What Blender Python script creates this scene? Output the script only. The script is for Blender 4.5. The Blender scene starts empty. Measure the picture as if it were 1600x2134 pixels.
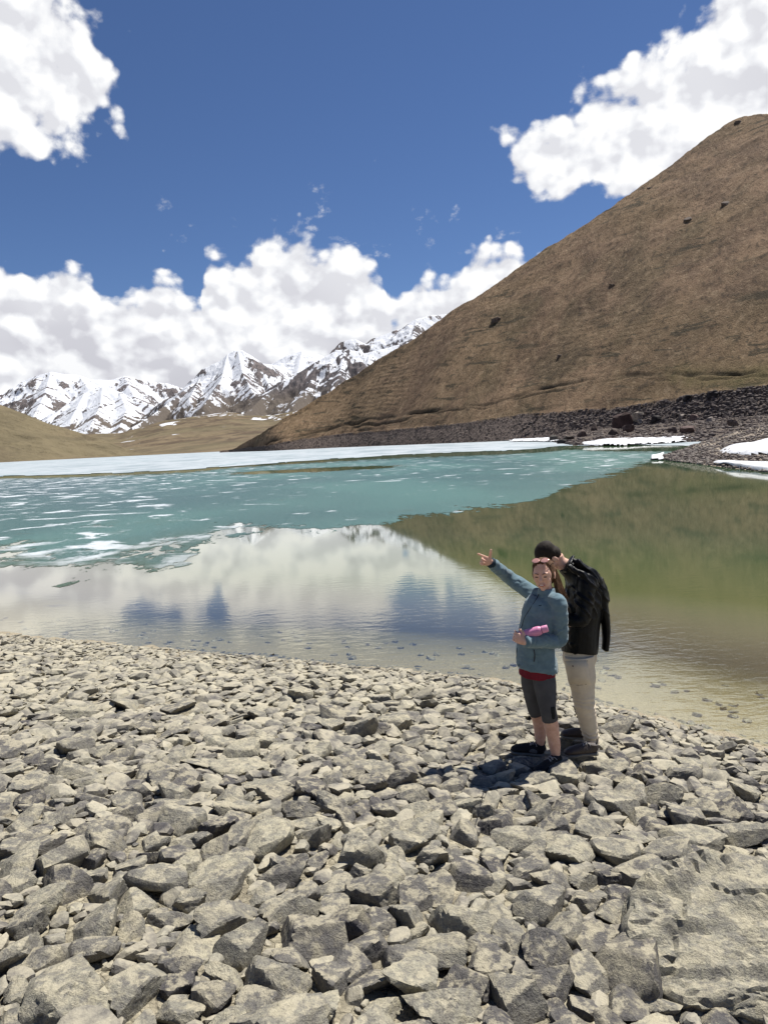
import bpy, bmesh, math, random
import numpy as np
from math import radians, sin, cos, tan, atan, atan2, asin, pi, sqrt
from mathutils import Vector, Matrix

random.seed(7); RNG = np.random.default_rng(7)
SC = bpy.context.scene
COL = SC.collection

# ------------------------------------------------------------------ camera
F, PX, PY, CAMZ = 1479., 800., 1067., 2.75
ROLL = atan(0.050)
PITCH = atan((1067-919.5)*cos(ROLL)/F)
_f = np.array([0, cos(PITCH), -sin(PITCH)]); _u0 = np.array([0, sin(PITCH), cos(PITCH)]); _r0 = np.array([1., 0, 0])
_r = _r0*cos(ROLL)-_u0*sin(ROLL); _u = _u0*cos(ROLL)+_r0*sin(ROLL)
CAM = np.array([0, 0, CAMZ])
cam = bpy.data.cameras.new('camera'); camo = bpy.data.objects.new('camera', cam); COL.objects.link(camo)
cam.sensor_fit = 'VERTICAL'; cam.sensor_height = 36; cam.sensor_width = 36*1600/2134.; cam.lens = 36*F/2134.
cam.clip_start = 0.05; cam.clip_end = 60000
M = Matrix(((_r[0], _u[0], -_f[0], 0), (_r[1], _u[1], -_f[1], 0), (_r[2], _u[2], -_f[2], CAMZ), (0, 0, 0, 1)))
camo.matrix_world = M
SC.camera = camo

def ray(px, py):                      # direction per metre of forward distance Y
    px = np.asarray(px, float); py = np.asarray(py, float)
    d = _f*F + _r*(px[..., None]-PX) - _u*(py[..., None]-PY)
    return d/d[..., 1:2]
def atz(px, py, z=0.):
    d = ray(px, py); t = (z-CAMZ)/d[..., 2:3]; return CAM+d*t
def P(px, py, Y):
    return CAM+ray(px, py)*np.asarray(Y)[..., None] if np.ndim(Y) else CAM+ray(px, py)*Y
def PV(px, py, Y): return Vector(P(px, py, Y))
def proj(p):
    v = np.asarray(p)-CAM; w = v@_f
    return PX+F*(v@_r)/w, PY-F*(v@_u)/w

# ------------------------------------------------------------------ view, sun
SC.view_settings.view_transform = 'Standard'; SC.view_settings.look = 'None'
SC.view_settings.exposure = 0.50; SC.view_settings.gamma = 1; SC.view_settings.use_curve_mapping = False
SC.cycles.use_denoising = True
SC.cycles.max_bounces = 6; SC.cycles.diffuse_bounces = 2; SC.cycles.glossy_bounces = 3; SC.cycles.transmission_bounces = 4
SC.cycles.transparent_max_bounces = 8; SC.cycles.caustics_reflective = False; SC.cycles.caustics_refractive = False
SUN_EL, SUN_AZ = radians(62), radians(50)      # azimuth clockwise from the view direction
sl = bpy.data.lights.new('sun', 'SUN'); sl.energy = 5.0; sl.angle = radians(0.5); sl.color = (1.0, 0.965, 0.9)
so = bpy.data.objects.new('sun', sl); COL.objects.link(so)
sdir = Vector((sin(SUN_AZ)*cos(SUN_EL), cos(SUN_AZ)*cos(SUN_EL), sin(SUN_EL)))
so.rotation_euler = sdir.to_track_quat('Z', 'Y').to_euler()

# ------------------------------------------------------------------ node helper
class S:
    """a socket with arithmetic"""
    def __init__(s, g, o): s.g = g; s.o = o
    def _m(s, op, *a, clamp=False): return s.g.math(op, s, *a, clamp=clamp)
    def __add__(s, b): return s._m('ADD', b)
    __radd__ = __add__
    def __sub__(s, b): return s._m('SUBTRACT', b)
    def __rsub__(s, b): return s.g.math('SUBTRACT', b, s)
    def __mul__(s, b): return s._m('MULTIPLY', b)
    __rmul__ = __mul__
    def __truediv__(s, b): return s._m('DIVIDE', b)
    def max(s, b): return s._m('MAXIMUM', b)
    def min(s, b): return s._m('MINIMUM', b)
    def pw(s, b): return s._m('POWER', b)
class G:
    def __init__(s, nt): s.nt = nt; s.nt.nodes.clear()
    def node(s, t, **k):
        n = s.nt.nodes.new(t)
        for a, b in k.items(): setattr(n, a, b)
        return n
    def put(s, inp, v):
        if isinstance(v, S): s.nt.links.new(v.o, inp)
        elif isinstance(v, bpy.types.NodeSocket): s.nt.links.new(v, inp)
        elif v is not None:
            if isinstance(v, (tuple, list)) and len(v) == 3 and inp.type == 'RGBA': v = (*v, 1)
            inp.default_value = v
    def math(s, op, *a, clamp=False):
        n = s.node('ShaderNodeMath', operation=op, use_clamp=clamp)
        for i, v in enumerate(a): s.put(n.inputs[i], v)
        return S(s, n.outputs[0])
    def vmath(s, op, *a):
        n = s.node('ShaderNodeVectorMath', operation=op)
        for i, v in enumerate(a): s.put(n.inputs[i], v)
        return S(s, n.outputs[0])
    def sstep(s, x, a, b, lo=0., hi=1.):
        n = s.node('ShaderNodeMapRange', interpolation_type='SMOOTHSTEP')
        for i, v in enumerate((x, a, b, lo, hi)): s.put(n.inputs[i], v)
        return S(s, n.outputs[0])
    def lin(s, x, a, b, lo=0., hi=1.):
        n = s.node('ShaderNodeMapRange')
        for i, v in enumerate((x, a, b, lo, hi)): s.put(n.inputs[i], v)
        return S(s, n.outputs[0])
    def noise(s, vec, scale, detail=4, rough=.5, dist=0., color=False, dim='3D'):
        n = s.node('ShaderNodeTexNoise', noise_dimensions=dim)
        s.put(n.inputs['Vector'], vec); s.put(n.inputs['Scale'], scale); s.put(n.inputs['Detail'], detail)
        s.put(n.inputs['Roughness'], rough); s.put(n.inputs['Distortion'], dist)
        return S(s, n.outputs['Color' if color else 0])
    def voro(s, vec, scale, feature='F1', detail=0., rough=.5, smooth=None, out='Distance', dim='3D'):
        n = s.node('ShaderNodeTexVoronoi', feature=feature, voronoi_dimensions=dim)
        s.put(n.inputs['Vector'], vec); s.put(n.inputs['Scale'], scale)
        if 'Detail' in n.inputs: s.put(n.inputs['Detail'], detail); s.put(n.inputs['Roughness'], rough)
        if smooth is not None: s.put(n.inputs['Smoothness'], smooth)
        return S(s, n.outputs[out])
    def mix(s, fac, a, b, blend='MIX'):
        n = s.node('ShaderNodeMix', data_type='RGBA', blend_type=blend)
        s.put(n.inputs[0], fac); s.put(n.inputs[6], a); s.put(n.inputs[7], b)
        return S(s, n.outputs[2])
    def ramp(s, x, stops):
        n = s.node('ShaderNodeValToRGB'); e = n.color_ramp.elements
        e[0].position, e[0].color = stops[0][0], (*stops[0][1], 1)
        e[1].position, e[1].color = stops[-1][0], (*stops[-1][1], 1)
        for p, c in stops[1:-1]:
            q = e.new(p); q.color = (*c, 1)
        s.put(n.inputs[0], x); return S(s, n.outputs[0])
    def bump(s, h, strength=.5, dist=.01, normal=None):
        n = s.node('ShaderNodeBump'); s.put(n.inputs['Strength'], strength); s.put(n.inputs['Distance'], dist)
        s.put(n.inputs['Height'], h)
        if normal is not None: s.put(n.inputs['Normal'], normal)
        return S(s, n.outputs[0])
    def coord(s, kind='Object'): return S(s, s.node('ShaderNodeTexCoord').outputs[kind])
    def pos(s): return S(s, s.node('ShaderNodeNewGeometry').outputs['Position'])
    def sep(s, v):
        n = s.node('ShaderNodeSeparateXYZ'); s.put(n.inputs[0], v); return [S(s, o) for o in n.outputs]
    def comb(s, x, y, z):
        n = s.node('ShaderNodeCombineXYZ')
        for i, v in enumerate((x, y, z)): s.put(n.inputs[i], v)
        return S(s, n.outputs[0])
    def scale(s, v, k): return s.vmath('MULTIPLY', v, k)
    def attr(s, name, out='Fac'):
        n = s.node('ShaderNodeAttribute', attribute_name=name); return S(s, n.outputs[out])

def newmat(name):
    m = bpy.data.materials.new(name); m.use_nodes = True
    return m, G(m.node_tree)
def finish(g, **k):
    b = g.node('ShaderNodeBsdfPrincipled')
    for a, v in k.items(): g.put(b.inputs[a.replace('_', ' ')], v)
    o = g.node('ShaderNodeOutputMaterial'); g.nt.links.new(b.outputs[0], o.inputs[0]); return b

# ------------------------------------------------------------------ world: sky and cumulus
def azel(px, py):
    d = ray(px, py); d = d/np.linalg.norm(d); return atan2(d[0], d[1]), asin(d[2])
w = bpy.data.worlds.new('World'); SC.world = w; w.use_nodes = True
g = G(w.node_tree)
sky = g.node('ShaderNodeTexSky', sky_type='NISHITA', sun_disc=False, sun_elevation=SUN_EL, sun_rotation=SUN_AZ,
             altitude=2600, air_density=1.15, dust_density=0.35, ozone_density=2.6)
skyc = g.mix(1.0, S(g, sky.outputs[0]), (.74, .85, 1.06), 'MULTIPLY')
skyc = g.vmath('MULTIPLY', skyc, (0.057,)*3)
D = g.vmath('NORMALIZE', g.coord('Generated'))
dx, dy, dz = g.sep(D)
az = g.math('ARCTAN2', dx, dy); el = g.math('ARCSINE', dz)
fc = g.node('ShaderNodeFloatCurve')
top = [(-260, 560), (-120, 500), (0, 522), (40, 545), (62, 566), (105, 545), (150, 552), (185, 572), (205, 592), (250, 592), (285, 588), (300, 575),
       (350, 572), (385, 580), (412, 590), (422, 540), (450, 515), (510, 510), (530, 480), (562, 464), (600, 475), (640, 498), (680, 520), (720, 504), (760, 530),
       (800, 565), (812, 610), (835, 600), (880, 560), (940, 540), (1000, 500), (1050, 488), (1115, 505), (1180, 520)]
cv = fc.mapping.curves[0]
A0, A1, E0, E1 = -.62, .62, 0., .5
pts = []
for a in top:
    z_, e_ = azel(*a); pts.append(((z_-A0)/(A1-A0), (e_-E0)/(E1-E0)))
pts = [(0., .42)]+pts+[(1., .42)]
while len(cv.points) < len(pts): cv.points.new(.5, .5)
for q, p_ in zip(cv.points, pts): q.location = p_; q.handle_type = 'AUTO'
fc.mapping.update()
g.put(fc.inputs['Value'], g.lin(az, A0, A1))
topel = S(g, fc.outputs[0])*(E1-E0)+E0
far = g.noise(D, 2.2, 2)
band = (topel-el)*7.5+(far-.5)*.25*g.sstep(g.math('ABSOLUTE', az), .55, .9)
band = band.min(.8)
def blob(px, py, rx, ry, rot=0., k=7.0):
    a0, e0 = azel(px, py); rx_, ry_ = rx/F, ry/F
    u = (az-a0)*cos(rot)-(el-e0)*sin(rot)
    v = (az-a0)*sin(rot)+(el-e0)*cos(rot)
    u = u/rx_; v = v/ry_
    return (1.-g.math('SQRT', u*u+v*v))*(min(rx_, ry_)*k)
fld = band
for b in [(5, 115, 200, 140), (-140, 80, 300, 190), (175, 185, 78, 80), (208, 252, 42, 34), (40, 20, 62, 80),
          (1150, 335, 110, 78), (1090, 335, 62, 62), (1290, 300, 120, 110), (1330, 195, 62, 66), (1430, 250, 130, 120),
          (1570, 180, 130, 130), (1700, 120, 260, 200), (1245, 385, 60, 36), (1510, 150, 70, 60)]:
    fld = fld.max(blob(*b))
wsp = None
for b in [(915, 462, 58, 26), (838, 520, 26, 14), (818, 465, 16, 9), (430, 468, 20, 9), (622, 468, 30, 11, -.6), (1400, 148, 32, 16)]:
    wsp = blob(*b, k=3.2) if wsp is None else wsp.max(blob(*b, k=3.2))
# anisotropy: flatten near the horizon a little
Dn = g.comb(az*1.0, el*1.25, 3.1)
def dens(v):
    n1 = g.noise(v, 9.0, 9, .60, .15, dim='2D')
    vo = g.voro(v, 17.0, 'SMOOTH_F1', 2.0, .55, .6, dim='2D')
    return (n1-.5)*.56+(.42-vo)*.36
n_a = dens(Dn)
n_b = dens(g.vmath('ADD', Dn, (0.012, 0.020, 0)))
de = fld+n_a+.05
alpha = g.sstep(de, -.02, .12).max(g.sstep(wsp+(g.noise(g.comb(az+el*.3, el*1.5-az*.3, 0.), 14, 9, .64, .0, dim='2D')-.57)*1.0, -.02, .22)*.85)
painted_relief = (n_a-n_b)*1.5  # sun-side shading painted into the clouds from a density offset
soft = g.noise(g.comb(az, el*2.0, 7.7), 4.2, 4, .45, dim='2D')
deep = g.sstep(fld, .10, .62)
low = g.sstep(el, .02, .30)
grey = (deep*g.sstep(soft, .40, .66)*.15 + deep*.04)*(1.15-low*.85)  # shaded grey of thick, low cloud, painted into its colour
lum = (.97+painted_relief.max(-.16).min(.2)-grey).max(.58).min(1.05)
cc = g.vmath('MULTIPLY', (.715, .715, .715), g.ramp(g.lin(lum, .4, 1.05), [(0, (.46, .46, .51)), (.45, (.66, .66, .71)), (.8, (.89, .90, .93)), (1, (1.03, 1.03, 1.03))]))
cloud_sky = g.mix(alpha*.985, skyc, cc)
bg = g.node('ShaderNodeBackground'); g.put(bg.inputs[0], cloud_sky); bg.inputs[1].default_value = 1.0
wo = g.node('ShaderNodeOutputWorld'); g.nt.links.new(bg.outputs[0], wo.inputs[0])
w.cycles.sampling_method = 'MANUAL'; w.cycles.sample_map_resolution = 512

# ------------------------------------------------------------------ numpy noise
def _h(ix, iy, iz, seed):
    n = (ix*374761393 + iy*668265263 + iz*2147483647*31 + seed*1274126177) & 0xffffffff
    n = ((n ^ (n >> 13))*1274126177) & 0xffffffff
    n = (n ^ (n >> 16))
    n = (n*2246822519) & 0xffffffff
    return ((n ^ (n >> 15)) & 0xffffff)/float(0xffffff)
def noise3(x, y, z, seed=0):
    x, y, z = np.broadcast_arrays(np.asarray(x, float), np.asarray(y, float), np.asarray(z, float))
    ix, iy, iz = np.floor(x).astype(np.int64), np.floor(y).astype(np.int64), np.floor(z).astype(np.int64)
    fx, fy, fz = x-ix, y-iy, z-iz
    fx, fy, fz = [t*t*t*(t*(t*6-15)+10) for t in (fx, fy, fz)]
    r = 0
    for a in (0, 1):
        wa = fx if a else 1-fx
        for b in (0, 1):
            wb = fy if b else 1-fy
            for c in (0, 1):
                r = r+wa*wb*(fz if c else 1-fz)*_h(ix+a, iy+b, iz+c, seed)
    return r*2-1
def noise2(x, y, seed=0):
    x, y = np.broadcast_arrays(np.asarray(x, float), np.asarray(y, float))
    ix, iy = np.floor(x).astype(np.int64), np.floor(y).astype(np.int64)
    fx, fy = x-ix, y-iy
    fx, fy = [t*t*t*(t*(t*6-15)+10) for t in (fx, fy)]
    return ((_h(ix, iy, 0*ix, seed)*(1-fx)+_h(ix+1, iy, 0*ix, seed)*fx)*(1-fy)+(_h(ix, iy+1, 0*ix, seed)*(1-fx)+_h(ix+1, iy+1, 0*ix, seed)*fx)*fy)*2-1
def fbm2(x, y, o=5, seed=0, g_=.5, l=2.03):
    s, a, t = 0, 1., 0.
    for i in range(o):
        s = s+a*noise2(x+17.3*i, y-9.1*i, seed+i); t += a; a *= g_; x = x*l; y = y*l
    return s/t
def ridged2(x, y, o=5, seed=0, g_=.5):
    s, a, t = 0, 1., 0.
    for i in range(o):
        n = 1-np.abs(noise2(x+7.3*i, y-3.1*i, seed+i))*1.6
        s = s+a*n; t += a; a *= g_; x = x*2.07; y = y*2.07
    return s/t
def fbm3(x, y, z, o=4, seed=0, g_=.5):
    s, a, t = 0, 1., 0.
    for i in range(o):
        s = s+a*noise3(x+5.1*i, y+2.7*i, z-4.4*i, seed+i); t += a; a *= g_; x = x*2.03; y = y*2.03; z = z*2.03
    return s/t
def sst(x, a, b):
    t = np.clip((x-a)/(b-a), 0, 1); return t*t*(3-2*t)

# ------------------------------------------------------------------ mesh helpers
def meshdata(name, V, Fc, mat=None, smooth=True, attrs=None):
    me = bpy.data.meshes.new(name)
    V = np.asarray(V, np.float32); Fc = np.asarray(Fc, np.int32); k = Fc.shape[1]
    me.vertices.add(len(V)); me.vertices.foreach_set('co', V.ravel())
    me.loops.add(Fc.size); me.loops.foreach_set('vertex_index', Fc.ravel())
    me.polygons.add(len(Fc)); me.polygons.foreach_set('loop_start', np.arange(0, Fc.size, k, dtype=np.int32))
    try: me.polygons.foreach_set('loop_total', np.full(len(Fc), k, np.int32))
    except Exception: pass
    me.polygons.foreach_set('use_smooth', np.full(len(Fc), smooth, bool))
    if attrs:
        for n_, a in attrs.items():
            at = me.attributes.new(n_, 'FLOAT', 'POINT'); at.data.foreach_set('value', np.asarray(a, np.float32).ravel())
    me.update(calc_edges=True); me.validate()
    if mat: me.materials.append(mat)
    return me
def link(name, me, parent=None, loc=None):
    o = bpy.data.objects.new(name, me); COL.objects.link(o)
    if loc is not None: o.location = loc
    if parent is not None: o.parent = parent; o.matrix_parent_inverse = parent.matrix_world.inverted()
    return o
def tag(o, label=None, cat=None, group=None, kind=None):
    if label: o['label'] = label
    if cat: o['category'] = cat
    if group: o['group'] = group
    if kind: o['kind'] = kind
    return o
def gridfaces(nr, nc, keep=None):
    i = np.arange(nr*nc).reshape(nr, nc)
    q = np.stack([i[:-1, :-1], i[:-1, 1:], i[1:, 1:], i[1:, :-1]], -1).reshape(-1, 4)
    if keep is not None: q = q[keep.reshape(-1)]
    return q
def compact(V, Fc, attrs=None):
    u, inv = np.unique(Fc.ravel(), return_inverse=True)
    return V[u], inv.reshape(Fc.shape), ({k: v[u] for k, v in attrs.items()} if attrs else None)
def interp(x, tbl):
    t = np.array(tbl, float); return np.interp(x, t[:, 0], t[:, 1])

# ================================================================== SETTING
# ---- beach profile ---------------------------------------------------------
WL = np.array([(-60, 46), (-30, 27.5), (-14, 16.6), (-9.2, 13.2), (-6.23, 11.13), (-4.34, 10.26), (-2.74, 9.6), (-1.7, 9.2), (-.7, 8.66), (.19, 8.3), (1.01, 7.92), (1.75, 7.36), (2.26, 6.75), (2.6, 6.41),
               (2.9, 6.1), (3.2, 5.72), (4.3, 4.6), (6.0, 3.2), (9, 0.5), (14, -6), (24, -20)], float)
def shore_s(x, y):
    """signed distance to the waterline, positive on the beach"""
    x = np.asarray(x, float); y = np.asarray(y, float)
    best = np.full(x.shape, 1e9); sg = np.zeros(x.shape)
    for a, b in zip(WL[:-1], WL[1:]):
        d = b-a; L = d@d
        t = np.clip(((x-a[0])*d[0]+(y-a[1])*d[1])/L, 0, 1)
        qx, qy = x-a[0]-t*d[0], y-a[1]-t*d[1]
        ds = np.hypot(qx, qy); cr = d[0]*(y-a[1])-d[1]*(x-a[0])
        m = ds < best; best = np.where(m, ds, best); sg = np.where(m, -np.sign(cr), sg)
    return best*sg
def beach_z(x, y, rough=True):
    s = shore_s(x, y)
    if rough: s = s+.16*fbm2(x*1.1, y*1.1, 3, 5)
    z = np.where(s > 0, .09*s+.006*np.clip(s, 0, 12)**2, .13*s-.012*s*s)
    z = np.maximum(z, -3.5)
    if rough: z = z+.018*fbm2(x*2.2, y*2.2, 4, 9)*sst(np.abs(s), 0, .8)
    return z

def rock_colour(g, rnd, P_, dust=True, scale=1.0):
    """grey-brown schist with lichen specks; P_ = texture vector"""
    n1 = g.noise(P_, 6*scale, 6, .62, .3); n2 = g.noise(P_, 30*scale, 5, .72, .4); n3 = g.noise(P_, 130*scale, 3, .75)
    base = g.ramp(rnd, [(0, (.090, .084, .086)), (.25, (.160, .150, .138)), (.5, (.232, .218, .186)), (.8, (.305, .285, .230)), (1, (.385, .355, .275))])
    c = g.mix(g.sstep(n1, .50, .64)*.55, base, (.34, .305, .225)); c = g.mix(g.sstep(n1, .47, .36)*.6, c, g.vmath('MULTIPLY', c, (.56, .55, .59)))
    c = g.mix(g.sstep(n2, .40, .58), g.vmath('MULTIPLY', c, (.74, .74, .76)), g.vmath('MULTIPLY', c, (1.08, 1.07, 1.0)))
    c = g.mix(g.sstep(n3, .40, .60), g.vmath('MULTIPLY', c, (.82, .82, .83)), g.vmath('MULTIPLY', c, (1.12, 1.12, 1.1)))
    return c, n1, n2, n3

# rock material for single rocks (tone comes from the object's colour)
m_rock, g = newmat('rock')
oi = g.node('ShaderNodeObjectInfo')
rnd = S(g, g.sep(S(g, oi.outputs['Color']))[0].o)
tc = g.vmath('ADD', g.pos(), (3.3, 1.7, .4))
c, n1, n2, n3 = rock_colour(g, rnd, tc)
geo = g.node('ShaderNodeNewGeometry')
nz = g.sep(S(g, geo.outputs['Normal']))[2]
dust = g.sstep(nz, .55, .98)*g.sstep(g.noise(tc, 14, 5, .7), .46, .58)*.6
c = g.mix(dust, c, (.50, .445, .315))
vein = g.sstep(g.math('ABSOLUTE', g.noise(tc, 5, 3, .5, .8)-.5), .0, .012, 1, 0)*.35
hgt = n1*.6+n2*.5+n3*.16
finish(g, Base_Color=c, Roughness=.82, Specular_IOR_Level=.3, Normal=g.bump(hgt, 1., .03))

m_rocks, g = newmat('small_rocks')
rnd = g.attr('tone'); tc = g.pos()
c, n1, n2, n3 = rock_colour(g, rnd, tc)
geo = g.node('ShaderNodeNewGeometry'); nz = g.sep(S(g, geo.outputs['Normal']))[2]
c = g.mix(g.sstep(nz, .5, .95)*g.sstep(n1, .38, .6)*.55, c, (.48, .43, .32))
wet = g.sep(g.pos())[2]
wetf = g.sstep(wet, .0, .035, 1, 0)
c = g.mix(wetf*.8, c, g.mix(g.sstep(wet, -.01, -.04), (.105, .092, .066), (.275, .238, .172)))
finish(g, Base_Color=c, Roughness=g.lin(wetf, 0, 1, .85, .35), Specular_IOR_Level=.3, Normal=g.bump(n1*.5+n2*.35+n3*.2, .8, .015))

m_beach, g = newmat('beach_ground')
tc = g.pos(); px_, py_, pz_ = g.sep(tc)
n1 = g.noise(tc, 1.3, 4, .6); n2 = g.noise(tc, 14, 6, .7); v = g.voro(tc, 30, 'F1', 2, .6); vc = g.voro(tc, 30, 'F1', 2, .6, out='Color')
c = g.mix(g.sstep(n1, .35, .65), (.21, .185, .135), (.28, .25, .18))
c = g.mix(g.sstep(n2, .35, .65), g.vmath('MULTIPLY', c, (.72, .72, .72)), g.vmath('MULTIPLY', c, (1.15, 1.15, 1.15)))
vg = g.sep(vc)[0]*.9+.5
c = g.mix(.6, c, g.mix(1., c, g.comb(vg, vg, vg), 'MULTIPLY'))
crack = g.voro(g.vmath('ADD', tc, g.scale(g.noise(tc, 9, 3, color=True), (.05, .05, .05))), 11, 'DISTANCE_TO_EDGE')
cr = g.sstep(crack, .0, .035, 1, 0)*.4
c = g.mix(cr, c, (.09, .075, .055))
wetf = g.sstep(pz_+(n2-.5)*.05, -.005, .05, 1, 0)
c = g.mix(wetf*.8, c, (.36, .30, .20))
finish(g, Base_Color=c, Roughness=g.lin(wetf, 0, 1, .95, .5), Specular_IOR_Level=.2, Normal=g.bump(n2*.6-v*.4-cr*.5, .9, .03))

def beach_mesh():
    xs = np.concatenate([np.linspace(-60, -10, 40)[:-1], np.linspace(-10, 6.5, 300), np.linspace(6.5, 24, 30)[1:]])
    ys = np.concatenate([np.linspace(-20, 0.5, 30)[:-1], np.linspace(.5, 14, 250), np.linspace(14, 60, 60)[1:]])
    X, Y = np.meshgrid(xs, ys); Z = beach_z(X, Y)
    fine = sst(Z, -.2, 0)*(np.abs(X+2) < 9)*((Y > .5) & (Y < 14))
    Z = Z+.012*fbm2(X*7, Y*7, 3, 31)*fine
    V = np.stack([X, Y, Z], -1).reshape(-1, 3)
    return meshdata('beach', V, gridfaces(*X.shape), m_beach)
tag(link('beach', beach_mesh()), kind='structure')

# ---- hill on the right: one polar height field -------------------------------
HILL_PX = np.concatenate([np.arange(455, 1660, 2.4), np.linspace(1662, 3400, 90)])
T_SIL = [(440, 944), (475, 939), (500, 925), (550, 896), (600, 866), (650, 835), (700, 809), (773, 764), (795, 748), (869, 705), (947, 650), (1032, 596), (1115, 540), (1215, 478), (1315, 408), (1400, 345),
         (1465, 293), (1520, 255), (1545, 243), (1600, 236), (1700, 228), (1900, 240), (2300, 300), (3400, 500)]
T_BANK = [(440, 943), (500, 936), (560, 929), (600, 921), (700, 906), (964, 884), (1082, 865), (1296, 852), (1431, 828), (1600, 806), (1900, 770), (3400, 640)]
T_SHORE = [(440, 943.6), (480, 941.9), (520, 941.5), (560, 940), (700, 932.8), (970, 922.3), (1120, 916), (1300, 909), (1450, 903.5), (1600, 898), (1900, 887), (3400, 835)]
def elev_tan(px, py):
    d = ray(px, py); return d[..., 2]/np.hypot(d[..., 0], d[..., 1])
def hill_profile(px):
    dirs = ray(px, np.full_like(px, 900.)); u = dirs[:, :2]/np.linalg.norm(dirs[:, :2], axis=1)[:, None]
    B = -CAMZ/np.minimum(elev_tan(px, interp(px, T_SHORE)), -.0028)
    pu = np.linspace(455, 3400, 1500); Bu = np.interp(pu, px, B); Bs = smooth1(np.log(Bu), 61); B = np.exp(np.interp(px, pu, Bs))
    kb = .55; te = elev_tan(px, interp(px, T_BANK)); te = np.interp(px, pu, smooth1(np.interp(pu, px, te), 21))
    B = np.where(px < 560, np.minimum(B, 620), B)
    Bt = (B+CAMZ/kb)/(1-te/kb); zt = CAMZ+te*Bt
    zt = np.maximum(zt, .3); Bt = np.maximum(Bt, B+.6)
    k = .66; tD = elev_tan(px, interp(px, T_SIL)); tD = np.interp(px, pu, smooth1(np.interp(pu, px, tD), 9)); tD = np.maximum(tD, te+.001)
    Dd = (k*Bt-zt+CAMZ)/(k-tD); Dd = np.maximum(Dd, Bt+2)
    return u, B, Bt, zt, Dd, tD
def smooth1(a, n=3):
    k = np.ones(n)/n; return np.convolve(np.pad(a, n//2, 'edge'), k, 'valid')
def build_hill():
    px = HILL_PX; u, B, Bt, zt, Dd, tD = hill_profile(px)
    nb, nh, nk = 26, 290, 26
    rows = []
    for i in range(5): rows.append((B-8+i*1.6, np.full_like(B, -1.5+.3*i)))
    for i in range(nb): t = i/nb; rows.append((B+(Bt-B)*t, zt*t))
    te = (zt-CAMZ)/Bt
    for i in range(nh+1):
        t = i/nh
        tt = te+(tD-te)*t                          # uniform steps of elevation
        k = .66; r = (k*Bt-zt+CAMZ)/(k-tt); r = np.where(tD-te < .002, Bt+(Dd-Bt)*t, r)
        z = CAMZ+tt*r
        rows.append((r, z))
    for i in range(1, nk+1):
        t = i/nk; rows.append((Dd+t*260, CAMZ+tD*Dd-(t*260)*(.12+.35*t)))
    R = np.array([r for r, z in rows]); Z = np.array([z for r, z in rows])
    X = R*u[:, 0]; Y = R*u[:, 1]
    h0 = Z.copy(); nrow = len(R); ri = np.arange(nrow)[:, None]
    face = sst(ri, 5+nb, 5+nb+14)*(1-sst(ri, 5+nb+nh-26, 5+nb+nh+1)*.8)
    # broad swells, gullies and terracettes
    amp = np.clip(R/400, .3, 2)
    Z = Z+face*amp*(4.2*fbm2(X/80, Y/80, 4, 3)+1.2*fbm2(X/15, Y/15, 4, 12))
    ter = np.sin((h0+5*fbm2(X/60, Y/60, 3, 8))*1.9); Z = Z+face*.10*ter*sst(fbm2(X/40, Y/40, 2, 77), -.2, .3)
    bank = (ri >= 5)*(ri < 5+nb)
    Z = Z+bank*(.7*fbm2(X/5, Y/5, 3, 21))*sst(ri, 5, 11)
    Z = Z+(ri > 5+nb-3)*(1-sst(ri, 5+nb, 5+nb+6))*.5*(1+fbm2(X/9, Y/9, 2, 4))
    Z = Z+sst(ri, 5+nb+nh-30, 5+nb+nh)*(1.3*fbm2(X/9, Y/9, 4, 40, .6)+1.4*fbm2(X/45, Y/45, 3, 41))
    # the sheep track: a notch along the slope
    trk = interp(px, [(455, 990), (560, 915), (700, 888), (860, 862), (900, 855), (980, 842), (1060, 826), (1150, 803), (1220, 788), (1300, 783), (1450, 776), (1600, 770), (1900, 757), (3400, 700)])
    ttr = elev_tan(px, trk+3*fbm2(px/40, px*0, 3, 6))
    tnow = (h0-CAMZ)/R
    dd = (tnow-ttr)*F
    track = np.exp(-(dd/3.0)**2)*face*(.55+.6*noise2(px/30, px*0, 91))
    track2 = np.exp(-((dd+9+5*noise2(px/60, px*0, 17))/2.4)**2)*face*(.35+.6*noise2(px/55, px*0, 92))
    tr = np.clip(track+np.clip(track2, 0, 1)*.7, 0, 1)
    Z = Z-tr*1.5
    rub = np.clip(1-(ri-(5+nb-1.5)+3*fbm2(X/6, Y/6, 3, 55))/2.0, 0, 1)
    pxx = np.broadcast_to(px, X.shape)
    green = sst(pxx, 1180, 1480)*np.exp(-((dd+8)/26)**2)
    V = np.stack([X, Y, Z], -1).reshape(-1, 3)
    return meshdata('hill', V, gridfaces(*X.shape), m_hill, attrs={'rubble': rub.ravel(), 'track': tr.ravel(), 'green': green.ravel()}), (R, Z, px)
m_hill, g = newmat('hill_grass')
tc = g.pos(); X_, Y_, Z_ = g.sep(tc)
st = g.comb(X_*.95-Z_*.55, Y_*.25, Z_*.42)
n0 = g.noise(tc, .012, 4, .55); n1 = g.noise(st, .07, 6, .66, .4); n2 = g.noise(st, .50, 5, .72); n3 = g.noise(tc, 1.1, 4, .75)
c = g.mix(g.sstep(n1, .36, .64), (.150, .100, .066), (.265, .178, .112))
c = g.mix(g.sstep(n0, .42, .62)*.4, c, (.245, .175, .095))
c = g.mix(g.sstep(g.noise(st, .035, 5, .6, .6), .52, .66)*.45, c, (.095, .080, .045))
c = g.mix(g.sstep(n2, .53, .63)*.65, c, (.060, .046, .033))
c = g.mix(g.sstep(n2, .47, .37)*.6, c, (.32, .235, .150))
c = g.mix(g.sstep(n3, .55, .65)*.55, c, (.060, .045, .033))
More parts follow.
